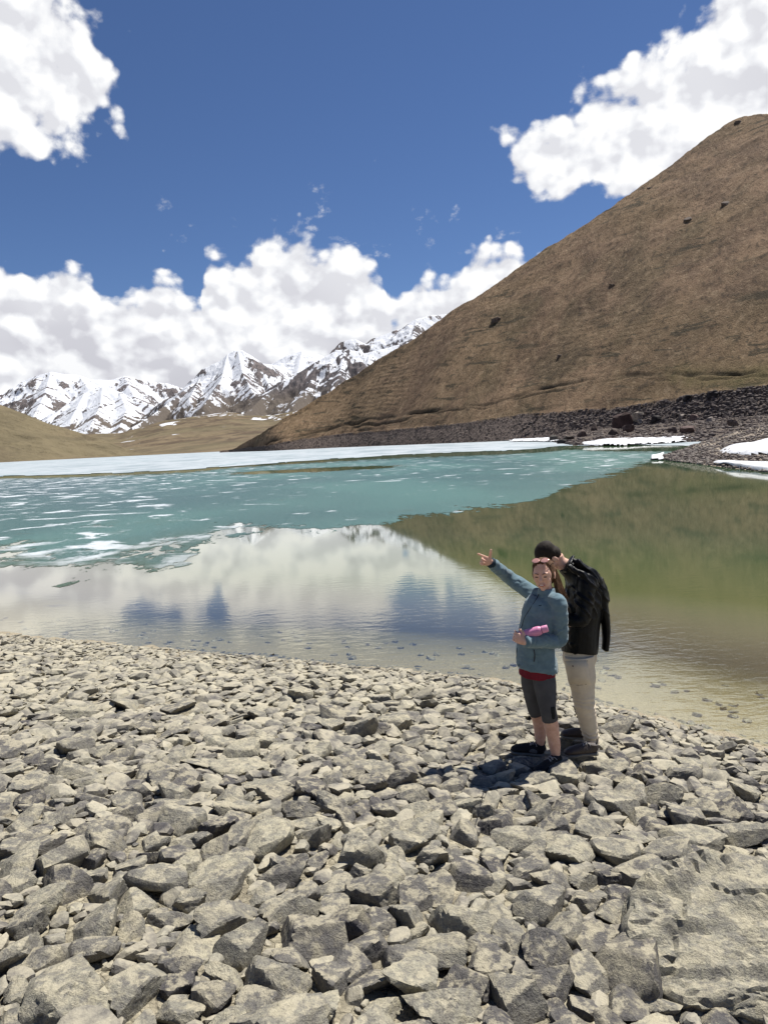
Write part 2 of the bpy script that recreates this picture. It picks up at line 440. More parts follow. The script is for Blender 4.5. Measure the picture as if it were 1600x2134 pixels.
n5 = g.noise(g.comb(X_*.35, Y_*.35, Z_*1.9), .12, 6, .72, .6)
c = g.mix(g.sstep(n5, .555, .60)*g.sstep(g.noise(tc, .012, 3), .44, .56)*.8, c, (.055, .048, .033))
c = g.mix(g.attr('green')*g.sstep(n1, .3, .6)*.8, c, (.125, .108, .045))
c = g.mix(g.attr('track')*.85, c, (.035, .030, .020))
rubc = g.mix(g.sstep(g.noise(tc, 1.1, 4, .7), .4, .62), (.080, .062, .056), (.185, .150, .130))
c = g.mix(g.attr('rubble'), c, rubc)
finish(g, Base_Color=c, Roughness=.95, Specular_IOR_Level=.1, Normal=g.bump(n1*.5+n2*.8+n3*.5, 1., 2.6))
hill_me, HILL = build_hill()
tag(link('hill', hill_me), kind='structure')
def hill_z(pxq, R_):
    """height of the hill mesh at photo column pxq, range R_ (nearest column)"""
    Rr, Zz, px = HILL; j = int(np.argmin(np.abs(px-pxq))); return float(np.interp(R_, Rr[:, j], Zz[:, j]))

# ---- left hill and valley floor --------------------------------------------
m_moor, g = newmat('moorland')
tc = g.pos(); X_, Y_, Z_ = g.sep(tc)
n0 = g.noise(tc, .0022, 5, .6); n1 = g.noise(g.comb(X_, Y_*.5, Z_*3), .012, 6, .65, .5); n2 = g.noise(tc, .08, 4, .7)
c = g.mix(g.sstep(n1, .38, .62), (.095, .070, .048), (.185, .142, .088))
c = g.mix(g.sstep(n0, .42, .6)*.65, c, (.150, .128, .075))
c = g.mix(g.sstep(n2, .55, .7)*.5, c, (.075, .058, .042))
hi = g.sstep(Z_, 60, 300)
sn = g.sstep(g.noise(g.comb(X_, Y_*.45, Z_), .009, 6, .62, .5)+hi*.13, .655, .68)
c = g.mix(sn, c, (.66, .67, .70))
finish(g, Base_Color=c, Roughness=.95, Specular_IOR_Level=.1, Normal=g.bump(n1*.6+n2*.5, .8, 10))
def polar_sheet(name, px, rB, rT, py_top, mat, nrow, disp, z0=0., back=600., powr=1.0, seed=0):
    dirs = ray(px, np.full_like(px, 900.)); u = dirs[:, :2]/np.linalg.norm(dirs[:, :2], axis=1)[:, None]
    tT = elev_tan(px, py_top); zT = CAMZ+tT*rT
    rows = [(rB-30, rB*0-2.)]
    for i in range(nrow+1):
        t = i/nrow; rows.append((rB+(rT-rB)*t, z0+(zT-z0)*t**powr))
    for i in range(1, 9):
        t = i/8; rows.append((rT+back*t, zT-back*t*.35))
    R = np.array([a for a, b in rows]); Z = np.array([b for a, b in rows]); X = R*u[:, 0]; Y = R*u[:, 1]
    ri = np.arange(len(R))[:, None]; m = sst(ri, 1, nrow*.25)*(1-sst(ri, nrow*.85, nrow)*.8)
    Z = Z+m*disp(X, Y)
    return meshdata(name, np.stack([X, Y, Z], -1).reshape(-1, 3), gridfaces(*X.shape), mat)
px = np.arange(-420, 330, 3.0)
tag(link('hill', polar_sheet('left_hill', px, interp(px, [(-420, 900), (0, 1050), (240, 1120), (330, 1180)]), interp(px, [(-420, 1700), (0, 1500), (240, 1300), (330, 1240)]),
    interp(px, [(-420, 640), (-200, 745), (0, 840), (60, 864), (100, 882), (180, 905), (230, 922), (262, 936), (300, 945), (330, 948)]), m_moor, 90,
    lambda X, Y: 9*ridged2(X/160+Y/300, Y/90, 4, 5)-4+4*fbm2(X/40, Y/40, 4, 6), back=500)), kind='structure')
px = np.arange(120, 900, 3.0)
tag(link('valley', polar_sheet('valley', px, interp(px, [(120, 1250), (300, 1130), (480, 950), (560, 900), (900, 900)]), px*0+5200.,
    interp(px, [(120, 905), (250, 903), (330, 880), (400, 868), (480, 858), (560, 862), (620, 848), (700, 830), (780, 810), (900, 760)]), m_moor, 170,
    lambda X, Y: 30*fbm2(X/700, Y/700, 5, 15)+9*ridged2(X/260, Y/200, 4, 25), back=1500, powr=1.35)), kind='structure')

# ---- snow mountains ---------------------------------------------------------
def mountain_mat(name, snow_bias, rock=(.085, .078, .080)):
    m, g = newmat(name)
    tc = g.pos(); X_, Y_, Z_ = g.sep(tc)
    geo = g.node('ShaderNodeNewGeometry'); N = g.sep(S(g, geo.outputs['Normal']))
    wv = g.vmath('MULTIPLY', g.noise(tc, .004, 3, .5, color=True), (170, 170, 170))
    st = g.vmath('ADD', g.comb(X_, Y_*.22, Z_*.22), wv)
    n1 = g.noise(st, .011, 6, .70, .2); n2 = g.noise(st, .045, 4, .75, .2)
    gul = g.attr('gully')
    alt = g.attr('alt')
    s_ = gul*.52+(n1-.5)*1.9+(n2-.5)*1.7+(N[2]-.72)*1.0+(alt-.5)*.70+snow_bias
    f_ = g.sstep(s_, .0, .12)
    rc = g.mix(g.sstep(n2, .38, .62), rock, (rock[0]*2.1, rock[1]*1.9, rock[2]*1.75))
    rc = g.mix(g.sstep(alt, .35, .05), rc, (.125, .104, .086))
    c = g.mix(f_, rc, (.66, .675, .71))
    finish(g, Base_Color=c, Roughness=.85, Specular_IOR_Level=.1, Normal=g.bump(n1*.6+n2*.5, .7, 30))
    return m
def mountain(name, ridges, pxr, Yr, mat, k=.72, seed=0, amp=70, zbase=200, step=2.2, nrow=190):
    segs = []
    for r in ridges:
        pts = [P(a, b, c) for a, b, c in r]
        segs += list(zip(pts[:-1], pts[1:]))
    px = np.arange(pxr[0], pxr[1], step); yy = np.geomspace(Yr[0], Yr[1], nrow)
    sl = ray(px, np.full_like(px, 900.))[:, 0]
    Y, SLp = np.meshgrid(yy, sl, indexing='ij'); X = SLp*Y
    wx = X+90*fbm2(X/420, Y/420, 4, seed+50); wy = Y+90*fbm2(X/420+9, Y/420, 4, seed+60)
    h = np.full(X.shape, -1e9); dist = np.full(X.shape, 1e9); arc = np.zeros(X.shape); acc = 0.
    for i, (a, b) in enumerate(segs):
        d = (b-a)[:2]; L = d@d
        def dd(x_, y_):
            t = np.clip(((x_-a[0])*d[0]+(y_-a[1])*d[1])/L, 0, 1)
            return np.hypot(x_-a[0]-t*d[0], y_-a[1]-t*d[1]), t
        q0, t0 = dd(X, Y); q1, _ = dd(wx, wy)
        q = q0+(q1-q0)*sst(q0, 20, 200)
        zz = a[2]+(b[2]-a[2])*t0-k*q*(1-.12*np.clip(q/1500, 0, 1))
        dist = np.where(zz > h, q, dist); arc = np.where(zz > h, acc+t0*sqrt(L)+i*37., arc); acc += sqrt(L); h = np.maximum(h, zz)
    rg = ridged2(wx/330, wy/420, 6, seed)          # erosion
    m = sst(dist, 0, 260)
    h = h+amp*(rg-.55)*(.12+.88*m)+.30*amp*fbm2(X/60, Y/60, 4, seed+3)*(.15+.85*m)
    # narrow couloirs
    wr = 40*fbm2(X/130, Y/130, 4, seed+71)
    gl = ridged2((arc+wr+.0*X)/58, dist/520+wr/260, 4, seed+9, .6)
    h = h+.30*amp*(gl-.5)*sst(dist, 15, 160)
    gully = np.clip((.55-rg)*1.3+(.52-gl)*3.0, -1.2, 1.2)
    top = h.max(); alt = np.clip((h-zbase)/(top-zbase), 0, 1)
    keep = (np.maximum.reduce([h[:-1, :-1], h[1:, :-1], h[:-1, 1:], h[1:, 1:]]) > 20)
    V = np.stack([X, Y, np.maximum(h, 5)], -1).reshape(-1, 3)
    Fq = gridfaces(*X.shape, keep)
    V, Fq, at = compact(V, Fq, {'gully': gully.ravel(), 'alt': alt.ravel()})
    return tag(link('mountain', meshdata(name, V, Fq, mat, attrs=at)), kind='structure')
m_snowy = mountain_mat('snowy_mountain', .0)
m_mix = mountain_mat('streaked_mountain', -.22)
m_dark = mountain_mat('rocky_mountain', -.42, (.06, .056, .060))
mountain('far_left_massif', [[(-120, 760, 9500), (-40, 800, 9300), (0, 825, 9200), (25, 810, 9000), (65, 786, 9000), (107, 774, 9000), (135, 779, 9000), (165, 781, 9100), (190, 790, 9200), (235, 791, 9400), (260, 783, 9500), (300, 794, 9600), (350, 799, 9700), (390, 812, 9800), (450, 800, 9900)],
    [(107, 774, 9000), (95, 820, 8200), (70, 870, 7400)], [(165, 781, 9100), (190, 815, 8500), (215, 840, 8000)], [(260, 783, 9500), (275, 815, 8700), (290, 845, 8000)]],
    (-180, 470), (7000, 11500), m_snowy, .58, 3, 75, 350)
mountain('left_pyramid', [[(60, 895, 6300), (100, 872, 6500), (140, 842, 6800), (178, 818, 7000), (205, 806, 7100), (225, 804, 7100), (250, 816, 7100), (275, 830, 7000), (325, 846, 6900), (350, 862, 6700)],
    [(215, 804, 7100), (210, 845, 6500), (190, 885, 5900)], [(250, 816, 7100), (265, 852, 6500), (250, 890, 6000)], [(178, 818, 7000), (150, 870, 6300)]],
    (30, 400), (5300, 8200), m_snowy, .60, 13, 70, 250)
mountain('dome_massif', [[(520, 790, 8600), (570, 756, 8700), (600, 740, 8700), (630, 730, 8700), (665, 739, 8700), (720, 760, 8700), (800, 740, 8700)], [(630, 730, 8700), (620, 780, 7900)]],
    (480, 860), (7400, 10500), m_snowy, .55, 23, 60, 500)
mountain('central_peak', [[(275, 890, 5200), (315, 866, 5500), (345, 844, 5800), (390, 808, 6100), (420, 782, 6300), (450, 760, 6400), (475, 737, 6500), (490, 729, 6500), (505, 730, 6500), (522, 740, 6550), (540, 756, 6600), (560, 758, 6700), (578, 761, 6800), (600, 776, 6900), (640, 790, 7000)],
    [(497, 729, 6500), (505, 775, 6050), (535, 830, 5500), (555, 850, 5200)], [(475, 737, 6500), (462, 790, 5900), (425, 845, 5400)], [(540, 756, 6600), (560, 800, 6000), (575, 830, 5700)],
    [(420, 782, 6300), (395, 830, 5700)]],
    (250, 680), (4700, 7900), m_mix, .78, 33, 52, 280, step=1.7, nrow=230)
mountain('right_massif', [[(510, 862, 4600), (545, 832, 4900), (575, 808, 5100), (600, 790, 5200), (635, 768, 5300), (665, 750, 5400), (700, 729, 5500), (730, 727, 5500), (760, 735, 5500), (820, 720, 5600), (900, 700, 5600)],
    [(665, 750, 5400), (640, 810, 4900), (610, 845, 4600)], [(720, 727, 5500), (705, 790, 4900), (680, 830, 4600)], [(770, 735, 5500), (760, 800, 4900)]],
    (480, 980), (4200, 6800), m_dark, .62, 43, 75, 260)
mountain('high_back_ridge', [[(690, 740, 7000), (712, 711, 7200), (730, 706, 7200), (742, 707, 7200), (762, 716, 7200), (778, 704, 7200), (792, 700, 7200), (812, 693, 7250), (835, 684, 7300), (868, 664, 7300), (900, 656, 7400), (935, 654, 7500), (975, 629, 7600), (1010, 615, 7700), (1100, 560, 7900)],
    [(742, 707, 7200), (760, 760, 6600)], [(868, 664, 7300), (850, 740, 6500)], [(935, 654, 7500), (900, 720, 6700)]],
    (660, 1150), (6100, 9000), m_mix, .70, 53, 90, 500)

# ---- lake, lake bed ---------------------------------------------------------
m_lake, g = newmat('lake_water')
tc = g.pos(); X_, Y_, Z_ = g.sep(tc)
dist = g.math('SQRT', X_*X_+Y_*Y_)
w1 = g.noise(g.comb(X_, Y_*2.2, 0.), 3.2, 3, .55, .3); w2 = g.noise(g.comb(X_*1.0+Y_*.2, Y_*1.6, 3.), 11.0, 3, .6); w3 = g.noise(g.comb(X_, Y_, 0.), .35, 2, .5)
near = g.sstep(dist, 6., 17., 1., .035)
patch = g.sstep(w3, .35, .65, .45, 1.15)
bmp = g.bump((w1*.75+w2*.22)*near*patch, .16, .05)
dep = g.attr('depth')
fres = g.node('ShaderNodeFresnel'); fres.inputs[0].default_value = 1.40; g.put(fres.inputs['Normal'], bmp)
fr = g.math('ADD', S(g, fres.outputs[0])*1.5, .04, clamp=True)
fr = fr.min(.74)
body = g.node('ShaderNodeBsdfDiffuse')
bc = g.ramp(g.lin(dep, 0, 3), [(0, (.300, .280, .225)), (.16, (.205, .200, .130)), (.32, (.088, .118, .038)), (.6, (.070, .118, .042)), (1, (.060, .114, .055))])
g.put(body.inputs[0], bc)
tr = g.node('ShaderNodeBsdfTransparent'); g.put(tr.inputs[0], g.mix(g.lin(dep, 0, 1.), (.93, .95, .86), (.55, .62, .34)))
mb = g.node('ShaderNodeMixShader'); g.put(mb.inputs[0], g.sstep(dep, .0, .95)*.93)
g.nt.links.new(tr.outputs[0], mb.inputs[1]); g.nt.links.new(body.outputs[0], mb.inputs[2])
gl = g.node('ShaderNodeBsdfGlossy'); gl.inputs['Roughness'].default_value = .035; g.put(gl.inputs['Normal'], bmp); gl.inputs[0].default_value = (.97, .95, .91, 1)
ms = g.node('ShaderNodeMixShader'); g.put(ms.inputs[0], fr)
g.nt.links.new(mb.outputs[0], ms.inputs[1]); g.nt.links.new(gl.outputs[0], ms.inputs[2])
o_ = g.node('ShaderNodeOutputMaterial'); g.nt.links.new(ms.outputs[0], o_.inputs[0])
def lake_mesh():
    px = np.linspace(-89, 100, 240); rr = np.concatenate([np.geomspace(1.5, 30, 150), np.geomspace(31, 12000, 60)])
    A, R = np.meshgrid(np.radians(px), rr); X = R*np.sin(A); Y = R*np.cos(A)
    s = shore_s(X, Y)
    z = beach_z(X, Y)
    keepv = s < 1.2
    kf = keepv[:-1, :-1] | keepv[1:, :-1] | keepv[:-1, 1:] | keepv[1:, 1:]
    V = np.stack([X, Y, X*0], -1).reshape(-1, 3); Fq = gridfaces(*X.shape, kf)
    V, Fq, at = compact(V, Fq, {'depth': np.clip(-z, 0, 3).ravel()})
    return meshdata('lake', V, Fq, m_lake, attrs=at)
tag(link('lake', lake_mesh()), kind='structure')
m_bed, g = newmat('lake_bed'); finish(g, Base_Color=(.06, .07, .035), Roughness=1.)
V = [(-12000, 40, -3.6), (12000, 40, -3.6), (12000, 12000, -3.6), (-12000, 12000, -3.6), (-12000, -200, -3.6), (12000, -200, -3.6)]
tag(link('lake_bed', meshdata('lake_bed', V, [(4, 5, 1, 0), (0, 1, 2, 3)], m_bed)), kind='structure')

# ---- ice --------------------------------------------------------------------
m_ice, g = newmat('white_lake_ice')
tc = g.pos(); X_, Y_, Z_ = g.sep(tc)
n1 = g.noise(g.comb(X_*.30, Y_*.12, 0.), .22, 7, .72, .4); n2 = g.noise(tc, .9, 4, .7)
c = g.mix(g.sstep(n1, .38, .60), (.25, .30, .32), (.47, .50, .52))
c = g.mix(g.sstep(n1, .52, .62)*.7, c, (.17, .25, .27))
c = g.mix(g.sstep(n2, .6, .7)*.3, c, (.40, .52, .56))
finish(g, Base_Color=c, Roughness=.6, Specular_IOR_Level=.3, Normal=g.bump(n1*.4+n2*.6, .6, .15))
m_teal, g = newmat('rotten_teal_ice')
tc = g.pos(); X_, Y_, Z_ = g.sep(tc)
q = g.comb(X_*.5+Y_*.05, Y_*.60, 0.)
n0 = g.noise(g.comb(X_*.4, Y_*.25, 0.), .16, 3, .5); n1 = g.noise(q, .9, 6, .62, .6); n2 = g.noise(tc, 7, 4, .75); n4 = g.noise(tc, 30, 2, .8)
c = g.mix(g.sstep(n0, .40, .60), (.020, .074, .070), (.046, .128, .110))
c = g.mix(g.attr('deepblue')*.7, c, (.026, .052, .070))
c = g.mix(g.sstep(n2, .44, .64)*.4, c, (.11, .215, .20))
c = g.mix(g.sstep(n4, .58, .68)*.45, c, (.38, .50, .49))
snowp = g.sstep(n1+g.attr('snowy')*.11+(n2-.5)*.12, .62, .72)
c = g.mix(snowp, c, (.60, .64, .66))
c = g.mix(g.sstep(n1, .335, .30)*.6, c, (.06, .075, .05))
c = g.mix(g.sstep(g.attr('edge'), 1.6, -.4)*.6*g.attr('snowy'), c, (.050, .085, .050))
e1 = g.noise(g.comb(X_, Y_*.55, 5.), .9, 9, .74, .2)
cut = g.sstep(g.attr('edge')+(e1-.5)*8.5, -.02, .08)
bs = finish(g, Base_Color=c, Roughness=.42, Specular_IOR_Level=.35, Normal=g.bump(n2*.6+n4*.5+snowp*.3, .9, .05))
g.put(bs.inputs['Alpha'], cut)
L1 = [(-400, 1010), (0, 993), (250, 986), (400, 978), (550, 967), (700, 957), (800, 950), (1000, 943), (1130, 934), (1180, 929), (1240, 929)]
L2 = [(-400, 1180), (0, 1166), (60, 1160), (130, 1168), (240, 1146), (300, 1140), (420, 1116), (480, 1104), (560, 1099), (700, 1101), (810, 1089), (880, 1071), (1000, 1058), (1080, 1049), (1150, 1027), (1230, 1001), (1330, 967), (1372, 954), (1450, 938), (1500, 930)]
def shore_line(px): return interp(px, [(-400, 983.5), (0, 963.9), (480, 940.2), (520, 941), (560, 940), (700, 933), (970, 922.6), (1120, 916.4), (1165, 924), (1195, 928), (1300, 927), (1450, 921), (1600, 916)])
def build_ice():
    px = np.arange(-400, 1520, 2.5)
    # white ice
    t = np.linspace(0, 1, 26)[:, None]
    top = shore_line(px)-.15; bot = interp(px, L1)
    for nm in ('white',):
        py = top+(bot-top)*t
        X3 = atz(np.broadcast_to(px, py.shape), np.maximum(py, (919.5-.0502*(px-800))+1.2)[...], .03)
        X, Y = X3[..., 0], X3[..., 1]
        fld = (bot-py)/6+1.0*fbm2(X/12, Y/26, 4, 71)
        # narrow leads of dark water inside the sheet
        keep = (fld > 0)&(bot-top > 1.2)
        kf = keep[:-1, :-1] & keep[1:, :-1] & keep[:-1, 1:] & keep[1:, 1:]
        V = X3.reshape(-1, 3).copy(); Fq = gridfaces(*X.shape, kf); V, Fq, _ = compact(V, Fq)
        V[:, 2] = .05+.03*fbm2(V[:, 0]/3, V[:, 1]/3, 3, 4)
        tag(link('ice', meshdata('white_ice', V, Fq, m_ice)), kind='structure')
    # teal ice
    nr = 210
    top = interp(px, L1)+interp(px, [(-400, 5), (400, 5), (500, 3), (800, 6), (1000, 6), (1130, 8), (1300, 10), (1500, 10)])-1
    top = np.where(px > 1180, interp(px, [(1180, 936), (1300, 940), (1400, 940), (1500, 936)]), top)
    bot = interp(px, L2)+55
    py = top+(bot-top)*np.linspace(0, 1, nr)[:, None]; PXX = np.broadcast_to(px, py.shape)
    X3 = atz(PXX, py, .02); X, Y = X3[..., 0], X3[..., 1]
    wid = interp(px, [(-400, 46), (250, 40), (430, 24), (560, 11), (800, 9), (1500, 8)])
    n = fbm2(X/2.6, Y/2.2, 6, 81, .62)
    fld = (interp(px, L2)-py)/wid+(.6+.6*sst(PXX, 560, 400))*n
    lft = sst(PXX, 520, 330)
    fld = fld*(1-lft)+lft*((interp(px, L2)+16-py)/48+1.9*fbm2(X/2.0+3, Y/3.2, 6, 83, .66))
    # open lead (lens) and thin top lead
    lens = 1-np.hypot((PXX-665)/172, (py-(979-.045*(PXX-665)))/4.2)
    fld = np.minimum(fld, -(lens+.4*n)*4)
    fld = np.minimum(fld, (py-top)/3+.8*fbm2(X/14, Y/20, 3, 37)-.2)
    keep = fld > -2.6
    kf = keep[:-1, :-1] & keep[1:, :-1] & keep[:-1, 1:] & keep[1:, 1:]
    V = X3.reshape(-1, 3).copy(); V[:, 2] = .006
    at = {'edge': np.clip(fld, -4, 5).ravel(), 'deepblue': (sst(PXX, 650, 100)*sst(py, 1090, 1010)).ravel(), 'snowy': (sst(PXX, 700, 100)*.8+sst(py, 1040, 960)*.5+sst((interp(px, L2)-py)/wid, 1.2, 0)*.8*sst(PXX, 560, 300)).ravel()}
    Fq = gridfaces(*X.shape, kf); V, Fq, at = compact(V, Fq, at)
    tag(link('ice', meshdata('teal_ice', V, Fq, m_teal, attrs=at)), kind='structure')
build_ice()

# ---- gravel spit on the right, snow patches -----------------------------------
m_spit, g = newmat('gravel')
tc = g.pos(); v = g.voro(tc, 3.2, 'F1', 2, .6); vc = g.voro(tc, 3.2, 'F1', 2, .6, out='Color'); n = g.noise(tc, .6, 4, .6)
c = g.mix(g.sstep(n, .4, .6), (.16, .13, .10), (.24, .20, .155)); vg = g.sep(vc)[0]*1.2+.4; c = g.mix(.7, c, g.mix(1., c, g.comb(vg, vg, vg), 'MULTIPLY'))
finish(g, Base_Color=c, Roughness=.9, Specular_IOR_Level=.2, Normal=g.bump(v*-1., .9, .12))
SP_PX = np.concatenate([np.arange(1368, 1640, 2.0), np.linspace(1642, 3200, 60)])
SP_F = [(1368, 956), (1400, 961), (1450, 967), (1500, 973), (1600, 985), (1900, 1020), (3200, 1150)]
SP_T = [(1368, 955.5), (1380, 951), (1400, 943), (1440, 930), (1470, 919), (1500, 909), (1530, 900), (1560, 894), (1600, 886), (1900, 830), (3200, 640)]
def spit_fields():
    px = SP_PX; d = ray(px, np.full_like(px, 900.)); u = d[:, :2]/np.linalg.norm(d[:, :2], axis=1)[:, None]
    Fr = -CAMZ/elev_tan(px, interp(px, SP_F)); tT = elev_tan(px, interp(px, SP_T))
    Cr = Fr+interp(px, [(1368, .5), (1400, 6), (1500, 22), (1600, 30), (3200, 30)])
    zC = np.maximum(CAMZ+tT*Cr, .02)
    return px, u, Fr, Cr, zC
def spit_z(Rq, Fr, Cr, zC):
    t = (Rq-Fr)/(Cr-Fr); return np.where(t < 0, t*zC*.8-.02, np.where(t < 1, zC*(1.25*t-.25*t*t*t)/1.0, zC*(1-.9*(t-1)**1.2)))
def build_spit():
    px, u, Fr, Cr, zC = spit_fields()
    t = np.linspace(-.15, 2.1, 110)[:, None]; t = np.maximum(t, -1)
    R = Fr+(Cr-Fr)*t; tt = np.clip(t, 0, None)
    prof = np.where(t < 0, t*.8, np.where(t < 1, t, 1-1.1*np.clip(t-1, 0, 9)**1.3))
    Z = zC*prof; X = R*u[:, 0]; Y = R*u[:, 1]
    Z = Z+.10*fbm2(X/1.2, Y/1.2, 3, 3)*sst(tt, 0, .3)
    tag(link('beach', meshdata('gravel_spit', np.stack([X, Y, Z], -1).reshape(-1, 3), gridfaces(*X.shape), m_spit)), kind='structure')
    return px, u, Fr, Cr, zC
SPIT = build_spit()
def spit_point(pxq, t):
    px, u, Fr, Cr, zC = SPIT; j = int(np.argmin(np.abs(px-pxq))); R = Fr[j]+(Cr[j]-Fr[j])*t; return Vector((R*u[j, 0], R*u[j, 1], zC[j]*min(t, 1)))
m_snow, g = newmat('old_snow')
tc = g.pos(); n = g.noise(tc, .8, 5, .6); n2 = g.noise(tc, 6, 3, .7)
c = g.mix(g.sstep(n, .50, .68)*.6, (.66, .67, .69), (.42, .41, .39)); c = g.mix(g.sstep(n2, .60, .68)*.5, c, (.22, .19, .16))
finish(g, Base_Color=c, Roughness=.7, Specular_IOR_Level=.3, Normal=g.bump(n+n2*.3, .5, .15))
def snow_sheet(px, pyt, pyb, zfun, thick, seed, label, n=26, crk=True):
    """a snow bank draped between two photo lines, standing on the ground zfun gives"""
    t = np.linspace(0, 1, n)[:, None]; py = pyt+(pyb-pyt)*t; PXX = np.broadcast_to(px, py.shape)
    X3 = zfun(PXX, py)
    X, Y = X3[..., 0], X3[..., 1]
    e = np.minimum.reduce([t*1.0+0*py, (1-t)+0*py]); ex = np.minimum(PXX-px[0], px[-1]-PXX)/(px[-1]-px[0])*3
    f_ = np.minimum(e*2.2, np.clip(ex, 0, 1))
    nz_ = fbm2(X/2.5, Y/4, 4, seed)
    f_ = f_+.38*nz_
    h = thick*np.sqrt(np.clip((f_-.06)*3, 0, 1))
    keep = f_ > .04
    kf = keep[:-1, :-1] & keep[1:, :-1] & keep[:-1, 1:] & keep[1:, 1:]
    V = X3.reshape(-1, 3).copy(); V[:, 2] += (h*(1+.35*nz_)).ravel()
    V, Fq, _ = compact(V, gridfaces(*X.shape, kf))
    o = link('snow_bank', meshdata('snow_bank', V, Fq, m_snow)); tag(o, label, 'snow bank')
    return o
def flatz(z): return lambda a, b: atz(a, b, z)
def on_slope(r0, r1, y0, y1, z0, z1):
    """points at photo (px,py) on a slope rising from z0 (line y0) to z1 (line y1)"""
    def f(a, b):
        k = np.clip((y0(a)-b)/(y0(a)-y1(a)), 0, 1); Z = z0+(z1-z0)*k
        d = ray(a, b); Yv = (Z-CAMZ)/d[..., 2]
        return np.stack([d[..., 0]*Yv, d[..., 1]*Yv, Z], -1)
    return f
def ptab(tbl): return lambda a: interp(a, tbl)
px = np.arange(1196, 1452, 2.0)
snow_sheet(px, interp(px, [(1196, 925), (1250, 918), (1300, 911), (1380, 908), (1450, 902)]), interp(px, [(1196, 929), (1300, 928), (1400, 923), (1451, 918)]),
           on_slope(0, 0, ptab([(1196, 929), (1300, 928), (1451, 920)]), ptab([(1196, 920), (1300, 907), (1451, 899)]), .12, 1.0), .35, 1, 'long white snow bank at the far waterline below the dark rubble')
px = np.arange(1060, 1196, 2.0)
snow_sheet(px, interp(px, [(1060, 916), (1120, 913), (1196, 906)]), interp(px, [(1060, 920), (1130, 920), (1196, 922)]),
           on_slope(0, 0, ptab([(1060, 921), (1130, 921), (1196, 925)]), ptab([(1060, 913), (1196, 900)]), .12, .9), .30, 2, 'thin snow strip left of the boulders on the far shore point')
def spit_draped(a, b):
    d = ray(a, b); out = np.zeros(a.shape+(3,))
    px, u, Fr, Cr, zC = SPIT
    fr = np.interp(a, px, Fr); cr = np.interp(a, px, Cr); zc = np.interp(a, px, zC)
    te_ = d[..., 2]/np.hypot(d[..., 0], d[..., 1])
    # ray z = CAMZ+te*R ; slope z = zc*(R-fr)/(cr-fr)
    sl_ = zc/(cr-fr); R = (CAMZ+sl_*fr)/(sl_-te_); R = np.clip(R, fr-1, cr*1.0)
    n_ = np.hypot(d[..., 0], d[..., 1])
    return np.stack([d[..., 0]/n_*R, d[..., 1]/n_*R, sl_*(R-fr)+.02], -1)
px = np.arange(1484, 1900, 2.5)
snow_sheet(px, interp(px, [(1484, 943), (1520, 932), (1600, 917), (1900, 880)]), interp(px, [(1484, 946), (1540, 950), (1600, 951), (1900, 950)]), spit_draped, .25, 3, 'upper white snow patch across the gravel spit at the right edge')
px = np.arange(1486, 1900, 2.5)
snow_sheet(px, interp(px, [(1486, 966), (1540, 967), (1600, 968), (1900, 985)]), interp(px, [(1486, 969), (1540, 976), (1600, 986), (1900, 1022)]), spit_draped, .22, 4, 'lower white snow patch at the water edge of the gravel spit')
px = np.arange(1354, 1384, 1.0)
snow_sheet(px, interp(px, [(1354, 951), (1370, 948), (1384, 944)]), px*0+958, flatz(.08), .22, 5, 'small snow lump on the tip of the gravel spit')
# ---- rubble foreshore in front of the bank (right of the boulder point) --------
m_rubg, g = newmat('rubble_ground')
tc = g.pos(); n = g.noise(tc, .25, 5, .65); n2 = g.noise(tc, 2.5, 4, .75)
c = g.mix(g.sstep(n, .4, .6), (.105, .080, .068), (.175, .145, .115)); c = g.mix(g.sstep(n2, .42, .6)*.7, c, (.06, .048, .045))
finish(g, Base_Color=c, Roughness=.95, Specular_IOR_Level=.15, Normal=g.bump(n2, .9, .4))
FS_PX = np.arange(1136, 1900, 3.0)
def foreshore():
    px = FS_PX; u, B, Bt, zt, Dd, tD = hill_profile(np.concatenate([px, [3400.]])); u, B = u[:-1], B[:-1]
    f_ = interp(px, [(1136, 917), (1160, 923), (1195, 928.5), (1300, 927), (1450, 921), (1600, 915), (1900, 902)])
    Fr = -CAMZ/elev_tan(px, f_); Bk = B+7
    zt_ = interp(px, [(1136, .2), (1180, 3.2), (1300, 3.8), (1600, 5), (1900, 6)])
    t = np.linspace(-.06, 1, 70)[:, None]; R = Fr+(Bk-Fr)*t; Z = zt_*np.where(t < 0, t, np.clip(t, 0, 1)**.8)
    X = R*u[:, 0]; Y = R*u[:, 1]; Z = Z+.35*fbm2(X/4, Y/4, 4, 9)*sst(t, 0, .1)
    tag(link('beach', meshdata('foreshore', np.stack([X, Y, Z], -1).reshape(-1, 3), gridfaces(*X.shape), m_rubg)), kind='structure')
    return px, u, Fr, Bk, zt_
FS = foreshore()

